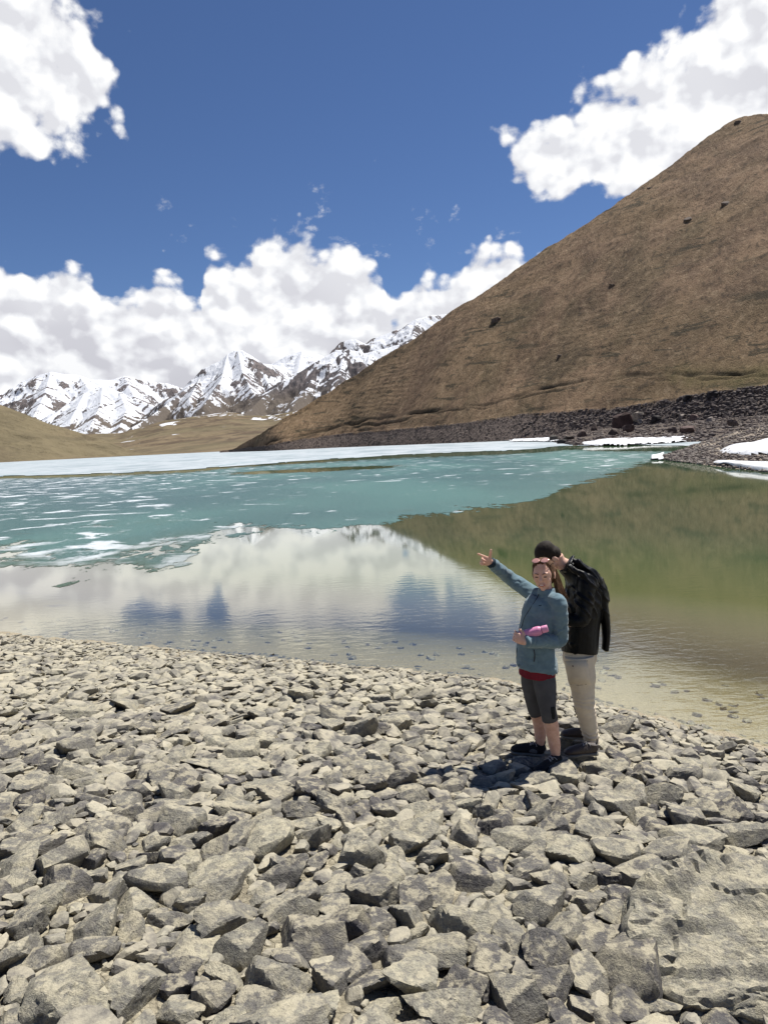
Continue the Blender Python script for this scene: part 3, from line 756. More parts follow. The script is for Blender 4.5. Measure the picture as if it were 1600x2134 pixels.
# ================================================================== ROCKS
def ico(n):
    bm = bmesh.new(); bmesh.ops.create_icosphere(bm, subdivisions=n, radius=1.)
    V = np.array([v.co[:] for v in bm.verts]); Fq = np.array([[v.index for v in f.verts] for f in bm.faces]); bm.free(); return V, Fq
ICO = {n: ico(n) for n in (1, 2, 3, 4, 6)}
def rock_shape(level, seed, sharp=1.0, flat=1.0, rough=1.0):
    """an angular stone: soft intersection of random half-spaces, then chips and pits"""
    r_ = np.random.default_rng(seed); V, Fq = ICO[level]
    n = r_.integers(6, 10); N = r_.normal(size=(n, 3)); N /= np.linalg.norm(N, axis=1)[:, None]
    N = np.vstack([N, [[.12*r_.normal(), .12*r_.normal(), 1.]], [[0, 0, -1.]]]); N /= np.linalg.norm(N, axis=1)[:, None]
    dd = r_.uniform(.5, .85, len(N)); dd[-2:] = r_.uniform(.45, .7, 2)
    q = V@N.T; q = np.where(q > .04, q, .04)
    t = np.minimum(dd/q, 9); t = np.concatenate([t, np.full((len(V), 1), 1.3)], 1)
    p = (110 if level >= 3 else 80)*sharp; R = (np.sum(t**-p, 1))**(-1/p)
    W = V*R[:, None]
    o = seed*3.7
    if level >= 2: R2 = 1+rough*.040*fbm3(V[:, 0]*2.6+o, V[:, 1]*2.6, V[:, 2]*2.6, 3, 1)
    else: R2 = 1.
    if level >= 4:
        rd = np.abs(fbm3(V[:, 0]*3.1+o, V[:, 1]*3.1+o, V[:, 2]*6.1, 4, 5)); R2 = R2-rough*.045*np.clip(.12-rd, 0, 1)/.12
        R2 = R2+rough*.020*fbm3(V[:, 0]*9+o, V[:, 1]*9, V[:, 2]*9, 3, 7)
    W = W*np.reshape(R2, (-1, 1) if np.ndim(R2) else ())
    W = W-(W.max(0)+W.min(0))/2; W = W/(W.max(0)-W.min(0))       # unit box
    return W, Fq
NPROTO = 34
protos = []
for i in range(NPROTO):
    W, Fq = rock_shape(4, 100+i, sharp=[.7, 1., 1.6][i % 3], rough=[1., 1.4, .8][i % 3])
    me_ = meshdata('rock', W, Fq, m_rock); me_.set_sharp_from_angle(angle=radians(24)); protos.append(me_)
# stones measured in the photograph: px, py, width, height, tone (0 dark .. 1 pale)
HAND = [(165,2045,178,170,.62),(285,2057,132,118,.55),(460,1850,122,84,.5),(465,1918,124,108,.45),(602,1895,118,102,.5),(590,1825,114,64,.3),(747,1770,112,92,.6),
(775,1857,108,84,.25),(502,1975,118,92,.5),(577,2030,150,112,.45),(645,1950,170,104,.12),(767,1970,88,82,.2),(537,2090,98,82,.35),(370,2007,104,78,.2),(440,2062,104,92,.2),
(195,1930,112,96,.6),(225,1868,84,67,.5),(90,1883,112,66,.75),(60,1925,98,72,.45),(40,1790,84,82,.65),(332,1827,144,86,.5),(350,1911,118,52,.4),(276,1929,54,84,.4),
(455,1767,62,66,.35),(508,1745,77,67,.45),(222,1757,104,62,.4),(212,1724,128,44,.25),(80,2005,114,66,.35),(607,2105,78,66,.4),(690,2037,88,88,.25),(125,1790,108,82,.55),
(40,2070,84,62,.5),(375,2110,114,54,.5),(675,1820,43,62,.3),
(1320,2005,164,152,.06),(1225,2020,78,108,.35),(1143,1985,104,98,.12),(1177,1927,80,88,.45),(970,1915,150,108,.7),(1025,2015,104,104,.15),(897,1982,156,94,.5),(843,2003,98,82,.3),
(1073,2080,124,108,.4),(1155,2055,103,77,.12),(925,2105,170,76,.6),(1305,2095,92,84,.1),(1280,1907,83,66,.4),(1127,1888,118,87,.4),(1223,1879,70,46,.35),(1390,1788,114,80,.45),
(1283,1773,103,67,.6),(1156,1750,66,49,.2),(1080,1745,114,67,.7),(1440,1752,138,62,.7),(1475,1797,72,66,.15),(1540,1740,128,62,.5),(1567,1820,95,82,.5),(865,1863,74,74,.2),
(1440,2060,72,82,.3),(1380,2098,88,42,.4),(1082,1845,58,44,.4),(1028,1835,60,62,.6),(1152,1838,87,57,.3),(1215,1835,62,52,.5),(1550,1875,92,52,.5),
(1252,1597,108,52,.7),(1277,1621,52,50,.15),(1322,1615,47,57,.15),(1185,1625,82,40,.65),(1375,1660,92,47,.5),(1275,1672,113,57,.5),(1388,1699,72,44,.3),(1235,1724,123,54,.5),(1275,1710,62,32,.3),
(1282,1518,88,37,.4),(955,1561,67,34,.3),(942,1639,77,34,.3),(976,1614,80,36,.2),(1031,1602,50,37,.3),(971,1679,80,44,.75),(1115,1697,77,47,.4),(868,1590,50,27,.1),
(1090,1640,60,34,.3),(1120,1625,80,32,.4),(1105,1592,88,30,.3),(1150,1570,70,24,.4),(1205,1583,90,24,.5),(1195,1548,60,22,.4),(860,1665,70,40,.4),(700,1680,90,46,.5),(620,1690,90,48,.3),(505,1600,130,30,.8),(425,1590,95,24,.5),
(725,1610,70,36,.2),(780,1600,100,34,.5),(330,1610,100,40,.3),(160,1610,110,44,.6),(75,1640,90,44,.5),(280,1650,85,44,.15),(190,1665,90,38,.3),(370,1680,95,46,.4),(560,1640,110,36,.6)]
DOM = (-11, 6.5, .8, 14.); CS = .015
nx = int((DOM[1]-DOM[0])/CS); ny = int((DOM[3]-DOM[2])/CS)
occ = np.zeros((ny, nx), np.uint8)
zg_x = np.linspace(DOM[0], DOM[1], 700); zg_y = np.linspace(DOM[2], DOM[3], 520)
ZG = beach_z(*np.meshgrid(zg_x, zg_y)); SG = shore_s(*np.meshgrid(zg_x, zg_y))
def gz(x, y, A=None):
    A = ZG if A is None else A
    i = (y-DOM[2])/(DOM[3]-DOM[2])*(len(zg_y)-1); j = (x-DOM[0])/(DOM[1]-DOM[0])*(len(zg_x)-1)
    i = min(max(i, 0), len(zg_y)-1.001); j = min(max(j, 0), len(zg_x)-1.001); a, b = int(i), int(j); u, v = i-a, j-b
    return A[a, b]*(1-u)*(1-v)+A[a+1, b]*u*(1-v)+A[a, b+1]*(1-u)*v+A[a+1, b+1]*u*v
def on_beach(px, py):
    z = .2
    for _ in range(6):
        p = atz(px, py, z); z = gz(p[0], p[1])
    return atz(px, py, z)
def cells(x, y, a, b, rot, k=.92):
    m = max(a, b)/2*k+CS
    j0, j1 = int((x-m-DOM[0])/CS), int((x+m-DOM[0])/CS)+1; i0, i1 = int((y-m-DOM[2])/CS), int((y+m-DOM[2])/CS)+1
    if j0 < 0 or i0 < 0 or j1 >= nx or i1 >= ny: return None
    jj = (np.arange(j0, j1)+.5)*CS+DOM[0]-x; ii = (np.arange(i0, i1)+.5)*CS+DOM[2]-y
    cx, cy = np.meshgrid(jj, ii); u = cx*cos(rot)+cy*sin(rot); v = -cx*sin(rot)+cy*cos(rot)
    return (slice(i0, i1), slice(j0, j1)), (u/(a*k/2))**2+(v/(b*k/2))**2 < 1
rocks = []     # x, y, z, a, b, c, rot, tone, seed
def put_rock(x, y, a, b, c, rot, tone, lift=0., tilt=None):
    q = cells(x, y, a, b, rot)
    if q is None: return
    occ[q[0]] |= q[1].astype(np.uint8)
    z = gz(x, y)
    if gz(x, y, SG) < .05: z = min(z, -.02-c*.36)
    rocks.append(dict(x=x, y=y, z=z+c*.5-c*.22+lift, a=a, b=b, c=c, rot=rot, tone=tone, tilt=tilt))
for (hx, hy, hw, hh, tn) in HAND:
    p = on_beach(hx, hy+hh*.22); Yd = p[1]; dist_ = sqrt(p[0]**2+p[1]**2); dep_ = atan((CAMZ-p[2])/dist_)
    wdt = hw*Yd/F*1.04; Hh = hh*sqrt(dist_**2+(CAMZ-p[2])**2)/F*cos(atan(abs(hy-PY)/F))
    T = min(.55*Hh, .46*wdt); L = min(max((Hh-T*cos(dep_))/sin(dep_), .55*wdt), 1.5*wdt)
    put_rock(p[0], p[1], wdt*1.05, L*1.1, T*1.18, RNG.uniform(-.25, .25), tn)
NH = len(rocks)
# the big bedrock slab bottom right
slab_p = on_beach(1560, 2035)
q = cells(slab_p[0], slab_p[1], .95, .62, -.5, 1.); occ[q[0]] |= q[1].astype(np.uint8)
def vis_tan(x, y): return abs(x) < .62*y+.25
tries = 0
sizes = np.concatenate([RNG.uniform(.20, .30, 240), RNG.uniform(.13, .2, 1600), RNG.uniform(.09, .13, 3800), RNG.uniform(.055, .09, 9000), RNG.uniform(.028, .055, 11000)])
sizes = np.sort(sizes)[::-1]
for sz in sizes:
    for _ in range(14 if sz > .09 else 8):
        # sample: more tries close to the camera for small ones
        y = 1.0+(12.8-1.0)*RNG.random()**(1.15 if sz > .09 else 1.7); x = RNG.uniform(-.70*y-1.0, min(.70*y+1.0, 6.3))
        s = gz(x, y, SG)
        if s < -2.2 or (s < -.12 and (RNG.random() < .94 or sz < .085)): continue
        if s < .30 and sz > .10: continue
        if s < .8 and sz > .16: continue
        if x < -1 and y > 6.0 and sz > .12 and RNG.random() < .72*min(1, (y-6)/2.5): continue
        asp = RNG.uniform(.58, 1.); rot = RNG.uniform(0, pi); a = sz*RNG.uniform(1., 1.25); b = a*asp
        q = cells(x, y, a, b, rot)
        if q is None: continue
        ov = occ[q[0]][q[1]].mean() if q[1].any() else 0
        if ov > (.25 if sz > .09 else .30): continue
        c_ = a*RNG.uniform(.22, .50)*(0.75 if x < -1 and y > 6 else 1.)
        dk = RNG.random()
        tone = RNG.beta(1.2, 1.3)*.95
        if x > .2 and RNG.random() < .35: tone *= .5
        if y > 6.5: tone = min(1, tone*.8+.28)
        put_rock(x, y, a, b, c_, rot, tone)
        break
# choose the 300 that show largest
for r_ in rocks:
    d = sqrt(r_['x']**2+r_['y']**2+(CAMZ-r_['z'])**2); px_, py_ = proj((r_['x'], r_['y'], r_['z'])); r_['px'], r_['py'] = px_, py_
    inside = -40 < px_ < 1640 and 1250 < py_ < 2170
    r_['show'] = (r_['a']*r_['b'])/d**2*(1 if inside else 0)+(r_['z'] < 0)*-1e3
order = sorted(range(len(rocks)), key=lambda i: -rocks[i]['show'])
single = set(order[:296])
def rock_matrix(r_, rr):
    tl = r_['tilt'] or (rr.normal(0, .2), rr.normal(0, .2))
    return Matrix.Translation((r_['x'], r_['y'], r_['z'])) @ Matrix.Rotation(tl[0], 4, 'X') @ Matrix.Rotation(tl[1], 4, 'Y') @ Matrix.Rotation(r_['rot'], 4, 'Z')
used_labels = set()
_ones = 'zero one two three four five six seven eight nine ten eleven twelve thirteen fourteen fifteen sixteen seventeen eighteen nineteen'.split()
_tens = '- - twenty thirty forty fifty sixty seventy eighty ninety'.split()
def numword(n): return _ones[n] if n < 20 else _tens[n//10]+('-'+_ones[n % 10] if n % 10 else '')
def rock_label(r_, k):
    tn = 'charcoal grey' if r_['tone'] < .17 else 'dark grey' if r_['tone'] < .33 else 'mid grey' if r_['tone'] < .5 else 'brownish grey' if r_['tone'] < .64 else 'pale sandy' 
    fl = r_['c']/r_['a']; sh = 'flat slab-like' if fl < .36 else 'low angular' if fl < .46 else 'blocky' if fl < .56 else 'chunky'
    if r_['b']/r_['a'] < .66: sh = 'elongated '+sh.split()[-1]
    x_, y_ = min(99, max(1, round(r_['px']/16))), min(99, max(1, round(r_['py']/21.34)))
    lb = f"{tn} {sh} rock, {numword(x_)} percent across and {numword(y_)} percent down the photo"
    if lb in used_labels: lb = f"smaller {tn} {sh} rock, {numword(x_)} percent across and {numword(y_)} percent down the photo"
    used_labels.add(lb); return lb
RR = np.random.default_rng(5)
Vs, Fs, Ts = [], [], []; off = 0
low = {n: [rock_shape(n, 500+i, sharp=[.8, 1.2, 1.8][i % 3]) for i in range(28)] for n in (1, 2, 3)}
for i, r_ in enumerate(rocks):
    if i in single:
        o = bpy.data.objects.new('rock', protos[(i*7+int(RR.integers(0, NPROTO))) % NPROTO]); COL.objects.link(o)
        mw = rock_matrix(r_, RR) @ Matrix.Diagonal((r_['a'], r_['b'], r_['c'], 1)); o.matrix_world = mw
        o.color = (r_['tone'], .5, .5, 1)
        tag(o, rock_label(r_, i), 'rock', 'loose rocks covering the stony beach')
    else:
        d = sqrt(r_['x']**2+r_['y']**2); app = r_['a']/d*F/2
        n = 3 if app > 26 else 2 if app > 6 else 1
        W, Fq = low[n][int(RR.integers(0, 28))]
        m3 = np.array(rock_matrix(r_, RR)); W2 = (W*[r_['a'], r_['b'], r_['c']])@m3[:3, :3].T+m3[:3, 3]
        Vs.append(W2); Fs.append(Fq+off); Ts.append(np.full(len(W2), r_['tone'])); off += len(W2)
tag(link('stones', meshdata('stones', np.vstack(Vs), np.vstack(Fs), m_rocks, smooth=False, attrs={'tone': np.concatenate(Ts)})), label='smaller stones filling the gaps of the beach', kind='stuff')
print('rocks', len(rocks), 'tris in stones', sum(len(f) for f in Fs))

# bedrock slab
def slab():
    W, Fq = rock_shape(6, 913, 1.3, rough=.7); W = W.copy()
    X, Y, Z = W.T
    W[:, 2] = Z+.045*fbm2(X*3, Y*3, 4, 4)-.05*np.clip(1-np.abs(fbm2(X*1.6+Y*1.1, Y*.8, 3, 12))/.06, 0, 1)
    wp = .30*fbm2(X*1.7, Y*1.7, 3, 9); q_ = (Y*.9-X*.55+wp)*3.1+.8*noise2(X*1.3, Y*1.3, 44)
    stp = np.floor(q_)+sst(q_-np.floor(q_), .0, .10+.25*(noise2(X*4, Y*4, 5)+1)); W[:, 2] += .13*stp*sst(noise2(X*1.9+3, Y*1.9, 61), -.6, .3)+.05*fbm2(X*7, Y*7, 4, 19)
    ck = np.abs(fbm2(X*2.4+5, Y*2.4, 3, 77)); W[:, 2] -= .10*np.clip(1-ck/.035, 0, 1); ck = np.abs(fbm2(X*3.4-Y+5, Y*1.1+X, 3, 78)); W[:, 2] -= .08*np.clip(1-ck/.03, 0, 1)
    me_ = meshdata('bedrock', W, Fq, m_rock); me_.set_sharp_from_angle(angle=radians(26)); o = link('rock', me_); o.color = (.72, .5, .5, 1)
    o.matrix_world = Matrix.Translation((slab_p[0]+.02, slab_p[1], slab_p[2]+.06)) @ Matrix.Rotation(-.5, 4, 'Z') @ Matrix.Rotation(-.08, 4, 'Y') @ Matrix.Rotation(.08, 4, 'X') @ Matrix.Diagonal((1.10, .80, .34, 1))
    tag(o, 'huge pale tan rock slab with cracked surface filling the bottom right corner', 'rock')
slab()

# ---- scree on the far bank, spit pebbles -------------------------------------
m_scree, g = newmat('scree')
tn = g.attr('tone'); tc = g.pos(); n = g.noise(tc, 1.5, 3, .7)
c = g.ramp(tn, [(0, (.045, .038, .038)), (.4, (.105, .082, .075)), (.7, (.17, .140, .122)), (1, (.33, .29, .25))])
c = g.mix(g.sstep(n, .4, .6)*.4, c, g.vmath('MULTIPLY', c, (.5, .5, .5)))
finish(g, Base_Color=c, Roughness=.85, Specular_IOR_Level=.25)
def scatter(name, label, pts, lo, hi, seed, tone, mat=m_scree):
    rr = np.random.default_rng(seed); Vs, Fs, Ts = [], [], []; off = 0
    for p in pts:
        W, Fq = low[1][int(rr.integers(0, 28))]
        sz = lo+(hi-lo)*rr.random()**3
        a = rr.uniform(0, 2*pi); c_, s_ = cos(a), sin(a)
        W2 = W*[sz, sz*rr.uniform(.6, 1), sz*rr.uniform(.4, .8)]; W2 = np.stack([W2[:, 0]*c_-W2[:, 1]*s_, W2[:, 0]*s_+W2[:, 1]*c_, W2[:, 2]], -1)+np.asarray(p)
        Vs.append(W2); Fs.append(Fq+off); off += len(W2); Ts.append(np.full(len(W2), np.clip(tone+rr.normal(0, .17), 0, 1)))
    tag(link(name, meshdata(name, np.vstack(Vs), np.vstack(Fs), mat, smooth=False, attrs={'tone': np.concatenate(Ts)})), label=label, kind='stuff')
rr = np.random.default_rng(11)
pts = []; u, B, Bt, zt, Dd, tD = hill_profile(HILL_PX)
for _ in range(5200):
    p_ = 1080+(1680-1080)*rr.random()**.7; j = int(np.argmin(np.abs(HILL_PX-p_))); t = rr.random()**.9*1.0
    R_ = B[j]+(Bt[j]-B[j])*t; uu = ray(p_, 900.)[:2]; uu = uu/np.linalg.norm(uu); pts.append((R_*uu[0], R_*uu[1], hill_z(p_, R_)+.05))
scatter('scree', 'dark rubble scree under the grassy hill', pts, .5, 2.2, 3, .36)
pts = []
for _ in range(3200):
    p_ = rr.uniform(500, 1090); j = int(np.argmin(np.abs(HILL_PX-p_))); t = rr.random()
    R_ = B[j]+(Bt[j]-B[j])*t; uu = ray(p_, 900.)[:2]; uu = uu/np.linalg.norm(uu); pts.append((R_*uu[0], R_*uu[1], hill_z(p_, R_)))
scatter('scree', 'fine dark scree band along the far shoreline', pts, .4, 1.1, 4, .5)
fpx, fu, fFr, fBk, fz = FS
pts = []
for _ in range(4200):
    p_ = rr.uniform(1140, 1700); j = int(np.argmin(np.abs(fpx-p_))); t = rr.random()**1.2
    R_ = fFr[j]+(fBk[j]-fFr[j])*t; uu = ray(p_, 900.)[:2]; uu = uu/np.linalg.norm(uu); pts.append((R_*uu[0], R_*uu[1], fz[j]*max(t, 0)**.8+.05))
scatter('scree', 'brown rubble on the low foreshore behind the snow bank', pts, .3, 1.3, 5, .5)
pts = []
spx, su, sFr, sCr, szC = SPIT
for _ in range(5200):
    p_ = rr.uniform(1374, 1680); j = int(np.argmin(np.abs(spx-p_))); t = rr.random()
    R_ = sFr[j]+(sCr[j]-sFr[j])*t; uu = ray(p_, 900.)[:2]; uu = uu/np.linalg.norm(uu); pts.append((R_*uu[0], R_*uu[1], szC[j]*t+.02))
scatter('gravel', 'grey pebbles covering the gravel spit', pts, .12, .42, 6, .72)
m_boul, g = newmat('boulder'); 
oi = g.node('ShaderNodeObjectInfo'); tc = g.coord('Object'); n = g.noise(tc, 3, 5, .65)
c = g.mix(g.sstep(n, .38, .62), S(g, oi.outputs['Color']), g.vmath('MULTIPLY', S(g, oi.outputs['Color']), (.55, .55, .55)))
finish(g, Base_Color=c, Roughness=.85, Specular_IOR_Level=.2, Normal=g.bump(n, .8, .2))
bprot = []
for i in range(8):
    W, Fq = rock_shape(3, 800+i, 1.4); bprot.append(meshdata('boulder', W, Fq, m_boul, smooth=False))
def fs_hit(px, py):
    j = int(np.argmin(np.abs(fpx-px))); te_ = float(elev_tan(px, py)); best = None
    for t in np.linspace(0, 1, 60):
        R_ = fFr[j]+(fBk[j]-fFr[j])*t; z = fz[j]*t**.8
        if CAMZ+te_*R_ <= z+.02: best = (R_, z); break
    if best is None:
        jj = int(np.argmin(np.abs(HILL_PX-px)))
        for R_ in np.linspace(HILL[0][5, jj], HILL[0][40, jj]+200, 400):
            z = hill_z(px, R_)
            if CAMZ+te_*R_ <= z: best = (R_, z); break
    if best is None: best = (fBk[j], fz[j])
    u_ = ray(px, 900.)[:2]; u_ = u_/np.linalg.norm(u_); return Vector((best[0]*u_[0], best[0]*u_[1], best[1]))
BOUL = [(1297,880,36,28,(.075,.048,.042),'largest dark maroon boulder on the far rubble shore'),
(1329,870,22,14,(.30,.26,.22),'pale flat-topped boulder touching the big maroon boulder'),
(1311,868,16,12,(.06,.042,.04),'small dark boulder wedged between the maroon and the pale boulder'),
(1308,894,24,14,(.10,.07,.06),'reddish brown boulder just below the big maroon boulder'),
(1279,901,24,12,(.09,.07,.06),'dark boulder standing behind the middle of the snow bank'),
(1212,905,18,13,(.11,.08,.07),'brown rounded boulder at the left end of the snow bank'),
(1237,892,17,12,(.09,.065,.055),'brown boulder above the left end of the snow bank'),
(1185,914,22,7,(.06,.05,.045),'low dark rock on the shore point next to the thin snow'),
(1152,924,18,12,(.075,.068,.06),'dark rock standing in the water at the left tip of the point'),
(1171,926,20,8,(.05,.045,.04),'flat black rock in the water, second from the tip of the point'),
(1400,898,16,11,(.12,.09,.08),'brown boulder right of the middle behind the snow bank'),
(1432,897,26,13,(.13,.09,.08),'broad reddish boulder behind the right part of the snow bank'),
(1334,879,10,8,(.33,.29,.25),'small pale stone right below the flat-topped boulder'),
(1446,871,15,10,(.17,.12,.11),'pinkish boulder high in the rubble right of centre'),
(1481,875,16,8,(.27,.23,.20),'pale grey boulder in the rubble under the right bank'),
(1419,870,12,8,(.25,.21,.18),'pale boulder left of the pinkish boulder in the rubble'),
(1366,873,22,10,(.03,.026,.026),'black flat boulder in the rubble behind the snow bank'),
(1525,884,22,12,(.16,.12,.10),'tan boulder above the root of the gravel spit'),
(1431,829,16,9,(.035,.03,.03),'black boulder on the top edge of the rubble bank'),
(1485,825,22,9,(.03,.027,.03),'wide black block on the rubble crest at the right')]
for i, (bx, by, bw, bh, colr, lab) in enumerate(BOUL):
    p = fs_hit(bx, by+bh*.5); o = bpy.data.objects.new('boulder', bprot[i % 8]); COL.objects.link(o)
    k = Vector((p.x, p.y, 0)).length/F; wm, hm = bw*k*1.1, bh*k*1.35
    o.matrix_world = Matrix.Translation(p+Vector((0, 0, hm*.34))) @ Matrix.Rotation(i*.3-.6, 4, 'Z') @ Matrix.Diagonal((wm, wm*.8, hm, 1)); o.color = (*colr, 1)
    tag(o, lab, 'boulder')
# dark outcrops and bushes of rock on the grass slope
OUT = [(1040,668,30,14,'dark rock outcrop on the grassy slope near the snowy ridge'),(1169,743,18,12,'small reddish rock outcrop low on the middle of the grassy slope'),(1513,426,26,12,'dark rock outcrop high on the slope below the summit'),
(1436,456,30,8,'low rock outcrop left of the highest outcrop'),(1536,258,26,8,'dark rocks just under the hill summit'),(1360,392,18,6,'small rock ledge near the skyline of the hill'),(1280,595,16,6,'tiny outcrop in the middle of the hillside')]
m_out, g = newmat('outcrop'); n = g.noise(g.coord('Object'), 4, 5, .7)
finish(g, Base_Color=g.mix(g.sstep(n, .4, .6), (.05, .036, .028), (.14, .10, .075)), Roughness=.95, Normal=g.bump(n, .9, .3))
oprot = [meshdata('outcrop', *rock_shape(3, 850+i, 1.2, rough=3.), m_out, smooth=False) for i in range(4)]
def hill_hit(px, py):
    jj = int(np.argmin(np.abs(HILL_PX-px))); te_ = float(elev_tan(px, py)); Rr, Zz, _ = HILL
    for R_, z in zip(Rr[5:, jj], Zz[5:, jj]):
        if CAMZ+te_*R_ <= z: break
    u_ = ray(px, 900.)[:2]; u_ = u_/np.linalg.norm(u_); return Vector((R_*u_[0], R_*u_[1], z))
for i, (bx, by, bw, bh, lab) in enumerate(OUT):
    p = hill_hit(bx, by); k = Vector((p.x, p.y, 0)).length/F; o = link('rock_outcrop', oprot[i % 4])
    o.matrix_world = Matrix.Translation(p) @ Matrix.Rotation(.4*i, 4, 'Z') @ Matrix.Rotation(-.3, 4, 'Y') @ Matrix.Diagonal((bw*k*.85, bw*k*.5, bh*k*.75, 1)); tag(o, lab, 'rock outcrop')

# ================================================================== PEOPLE
def _frame(d, side):
    d = d.normalized(); s = side-d*side.dot(d)
    if s.length < 1e-4: s = d.orthogonal()
    s.normalize(); return s, d.cross(s).normalized()
class Body:
    """collects closed lofts and ellipsoids; build() fuses them into one continuous skin"""
    def __init__(s): s.V = []; s.F = []
    def tube(s, pts, rad, side=(0, 0, 1), seg=20, sides=None, sub=5):
        pts = [Vector(p) for p in pts]; rad = [r if isinstance(r, (tuple, list)) else (r, r) for r in rad]
        P_, R_, S_ = [], [], []
        sd = [Vector(side)]*len(pts) if sides is None else [Vector(q) for q in sides]
        n = len(pts)
        for i in range(n-1):                                   # Catmull-Rom through the joints
            p0, p1, p2, p3 = pts[max(i-1, 0)], pts[i], pts[i+1], pts[min(i+2, n-1)]
            for k in range(sub):
                t = k/sub
                P_.append(.5*((2*p1)+(p2-p0)*t+(2*p0-5*p1+4*p2-p3)*t*t+(3*p1-p0-3*p2+p3)*t**3))
                tt = t*t*(3-2*t); R_.append(tuple(a+(b-a)*tt for a, b in zip(rad[i], rad[i+1]))); S_.append(sd[i].lerp(sd[i+1], t))
        P_.append(pts[-1]); R_.append(rad[-1]); S_.append(sd[-1])
        base = len(s.V)
        m = len(P_)
        for i in range(m):
            d = P_[min(i+1, m-1)]-P_[max(i-1, 0)]
            a, b = _frame(d, S_[i])
            for k in range(seg):
                th = 2*pi*k/seg; s.V.append(P_[i]+a*(cos(th)*R_[i][0])+b*(sin(th)*R_[i][1]))
        for i in range(m-1):
            for k in range(seg):
                k2 = (k+1) % seg
                s.F.append((base+i*seg+k, base+i*seg+k2, base+(i+1)*seg+k2, base+(i+1)*seg+k))
        for e, i in ((0, 0), (1, m-1)):
            c = len(s.V); s.V.append(P_[i].copy())
            for k in range(seg):
                k2 = (k+1) % seg; q = (c, base+i*seg+k2, base+i*seg+k) if e == 0 else (c, base+i*seg+k, base+i*seg+k2)
                s.F.append(q)
        return s
    def ball(s, c, r, ax=None, seg=14):
        c = Vector(c); r = (r, r, r) if not isinstance(r, (tuple, list)) else r
        ax = ax or (Vector((1, 0, 0)), Vector((0, 1, 0)), Vector((0, 0, 1)))
        base = len(s.V); V, Fq = ICO[3]
        for v in V: s.V.append(c+ax[0]*(v[0]*r[0])+ax[1]*(v[1]*r[1])+ax[2]*(v[2]*r[2]))
        flip = (ax[0].cross(ax[1])).dot(ax[2]) < 0
        for f in Fq: s.F.append(tuple(int(base+i) for i in (f[::-1] if flip else f)))
        return s
    def mesh(s, name, mat, smooth=True):
        me = bpy.data.meshes.new(name); me.from_pydata([v[:] for v in s.V], [], s.F); me.update()
        me.polygons.foreach_set('use_smooth', [smooth]*len(me.polygons)); me.materials.append(mat); return me
    def build(s, name, mat, voxel=.006, smooth=4, parent=None, fn=None):
        me = s.mesh(name, mat); o = bpy.data.objects.new(name, me); COL.objects.link(o)
        m = o.modifiers.new('r', 'REMESH'); m.mode = 'VOXEL'; m.voxel_size = voxel; m.use_smooth_shade = True
        if smooth: m2 = o.modifiers.new('s', 'SMOOTH'); m2.iterations = smooth; m2.factor = .5
        dg = bpy.context.evaluated_depsgraph_get(); ev = o.evaluated_get(dg); me2 = bpy.data.meshes.new_from_object(ev)
        bpy.data.objects.remove(o); me2.name = name
        if not me2.materials: me2.materials.append(mat)
        me2.polygons.foreach_set('use_smooth', [True]*len(me2.polygons))
        if fn:
            n = len(me2.vertices); co = np.empty(n*3, np.float32); no = np.empty(n*3, np.float32)
            me2.vertices.foreach_get('co', co); me2.vertices.foreach_get('normal', no); co = co.reshape(-1, 3).astype(float); no = no.reshape(-1, 3)
            co = fn(co, no); me2.vertices.foreach_set('co', co.astype(np.float32).ravel()); me2.update()
        return link(name, me2, parent)
def wrinkle(amp, sx, sy, sz, seed, d=4, g_=.55):
    def f(co, no):
        n = fbm3(co[:, 0]*sx, co[:, 1]*sy, co[:, 2]*sz, d, seed, g_)
        n2 = 1-np.abs(fbm3(co[:, 0]*sx*.8+4, co[:, 1]*sy*.8, co[:, 2]*sz*.8, 3, seed+7, g_))*3.2
        return co+no*((n*.6+np.clip(n2, -1, 1)*.55)*amp)[:, None]
    return f
def cloth(name, col, rough=.9, fine=900, fold=14, bs=.5, spec=.15, sheen=0., var=.12):
    m, g = newmat(name); tc = g.coord('Object'); n = g.noise(tc, fine, 2, .6); n2 = g.noise(tc, fold, 4, .6)
    c = g.mix(g.sstep(n2, .3, .7), tuple(x*(1-var) for x in col), tuple(min(1, x*(1+var)) for x in col))
    c = g.mix(g.sstep(n, .35, .65)*.3, c, g.vmath('MULTIPLY', c, (.7, .7, .7)))
    b = finish(g, Base_Color=c, Roughness=rough, Specular_IOR_Level=spec, Normal=g.bump(n2+n*.15, bs, .01))
    if sheen: b.inputs['Sheen Weight'].default_value = sheen
    return m
m_skin, g = newmat('skin'); tc = g.coord('Object'); n = g.noise(tc, 30, 4, .6)
finish(g, Base_Color=g.mix(g.sstep(n, .35, .65), (.60, .34, .245), (.70, .435, .325)), Roughness=.5, Specular_IOR_Level=.35, Subsurface_Weight=.08, Subsurface_Scale=.02, Normal=g.bump(n, .1, .002))
m_fleece = cloth('blue_fleece', (.135, .205, .24), .95, 700, 16, .35, .1, .25)
m_fleece_d = cloth('dark_blue_trim', (.020, .036, .052), .7)
m_red = cloth('dark_red_jersey', (.17, .018, .030)); m_legg = cloth('charcoal_leggings', (.085, .083, .084), .9, 1100, 10, .2); m_mesh_panel = cloth('black_mesh_panel', (.012, .014, .015), .6)
m_black, g = newmat('black_shell_fabric'); tc = g.coord('Object'); n = g.noise(tc, 16, 5, .6, .8); n2 = g.noise(tc, 60, 3, .6)
finish(g, Base_Color=(.0022, .0023, .0026), Roughness=.42, Specular_IOR_Level=.20, Normal=g.bump(n+n2*.03, .35, .02))
m_khaki = cloth('beige_trousers', (.72, .62, .47), .9, 900, 14, .5, .12, 0, .05); m_khaki_d = cloth('beige_seam', (.33, .26, .18))
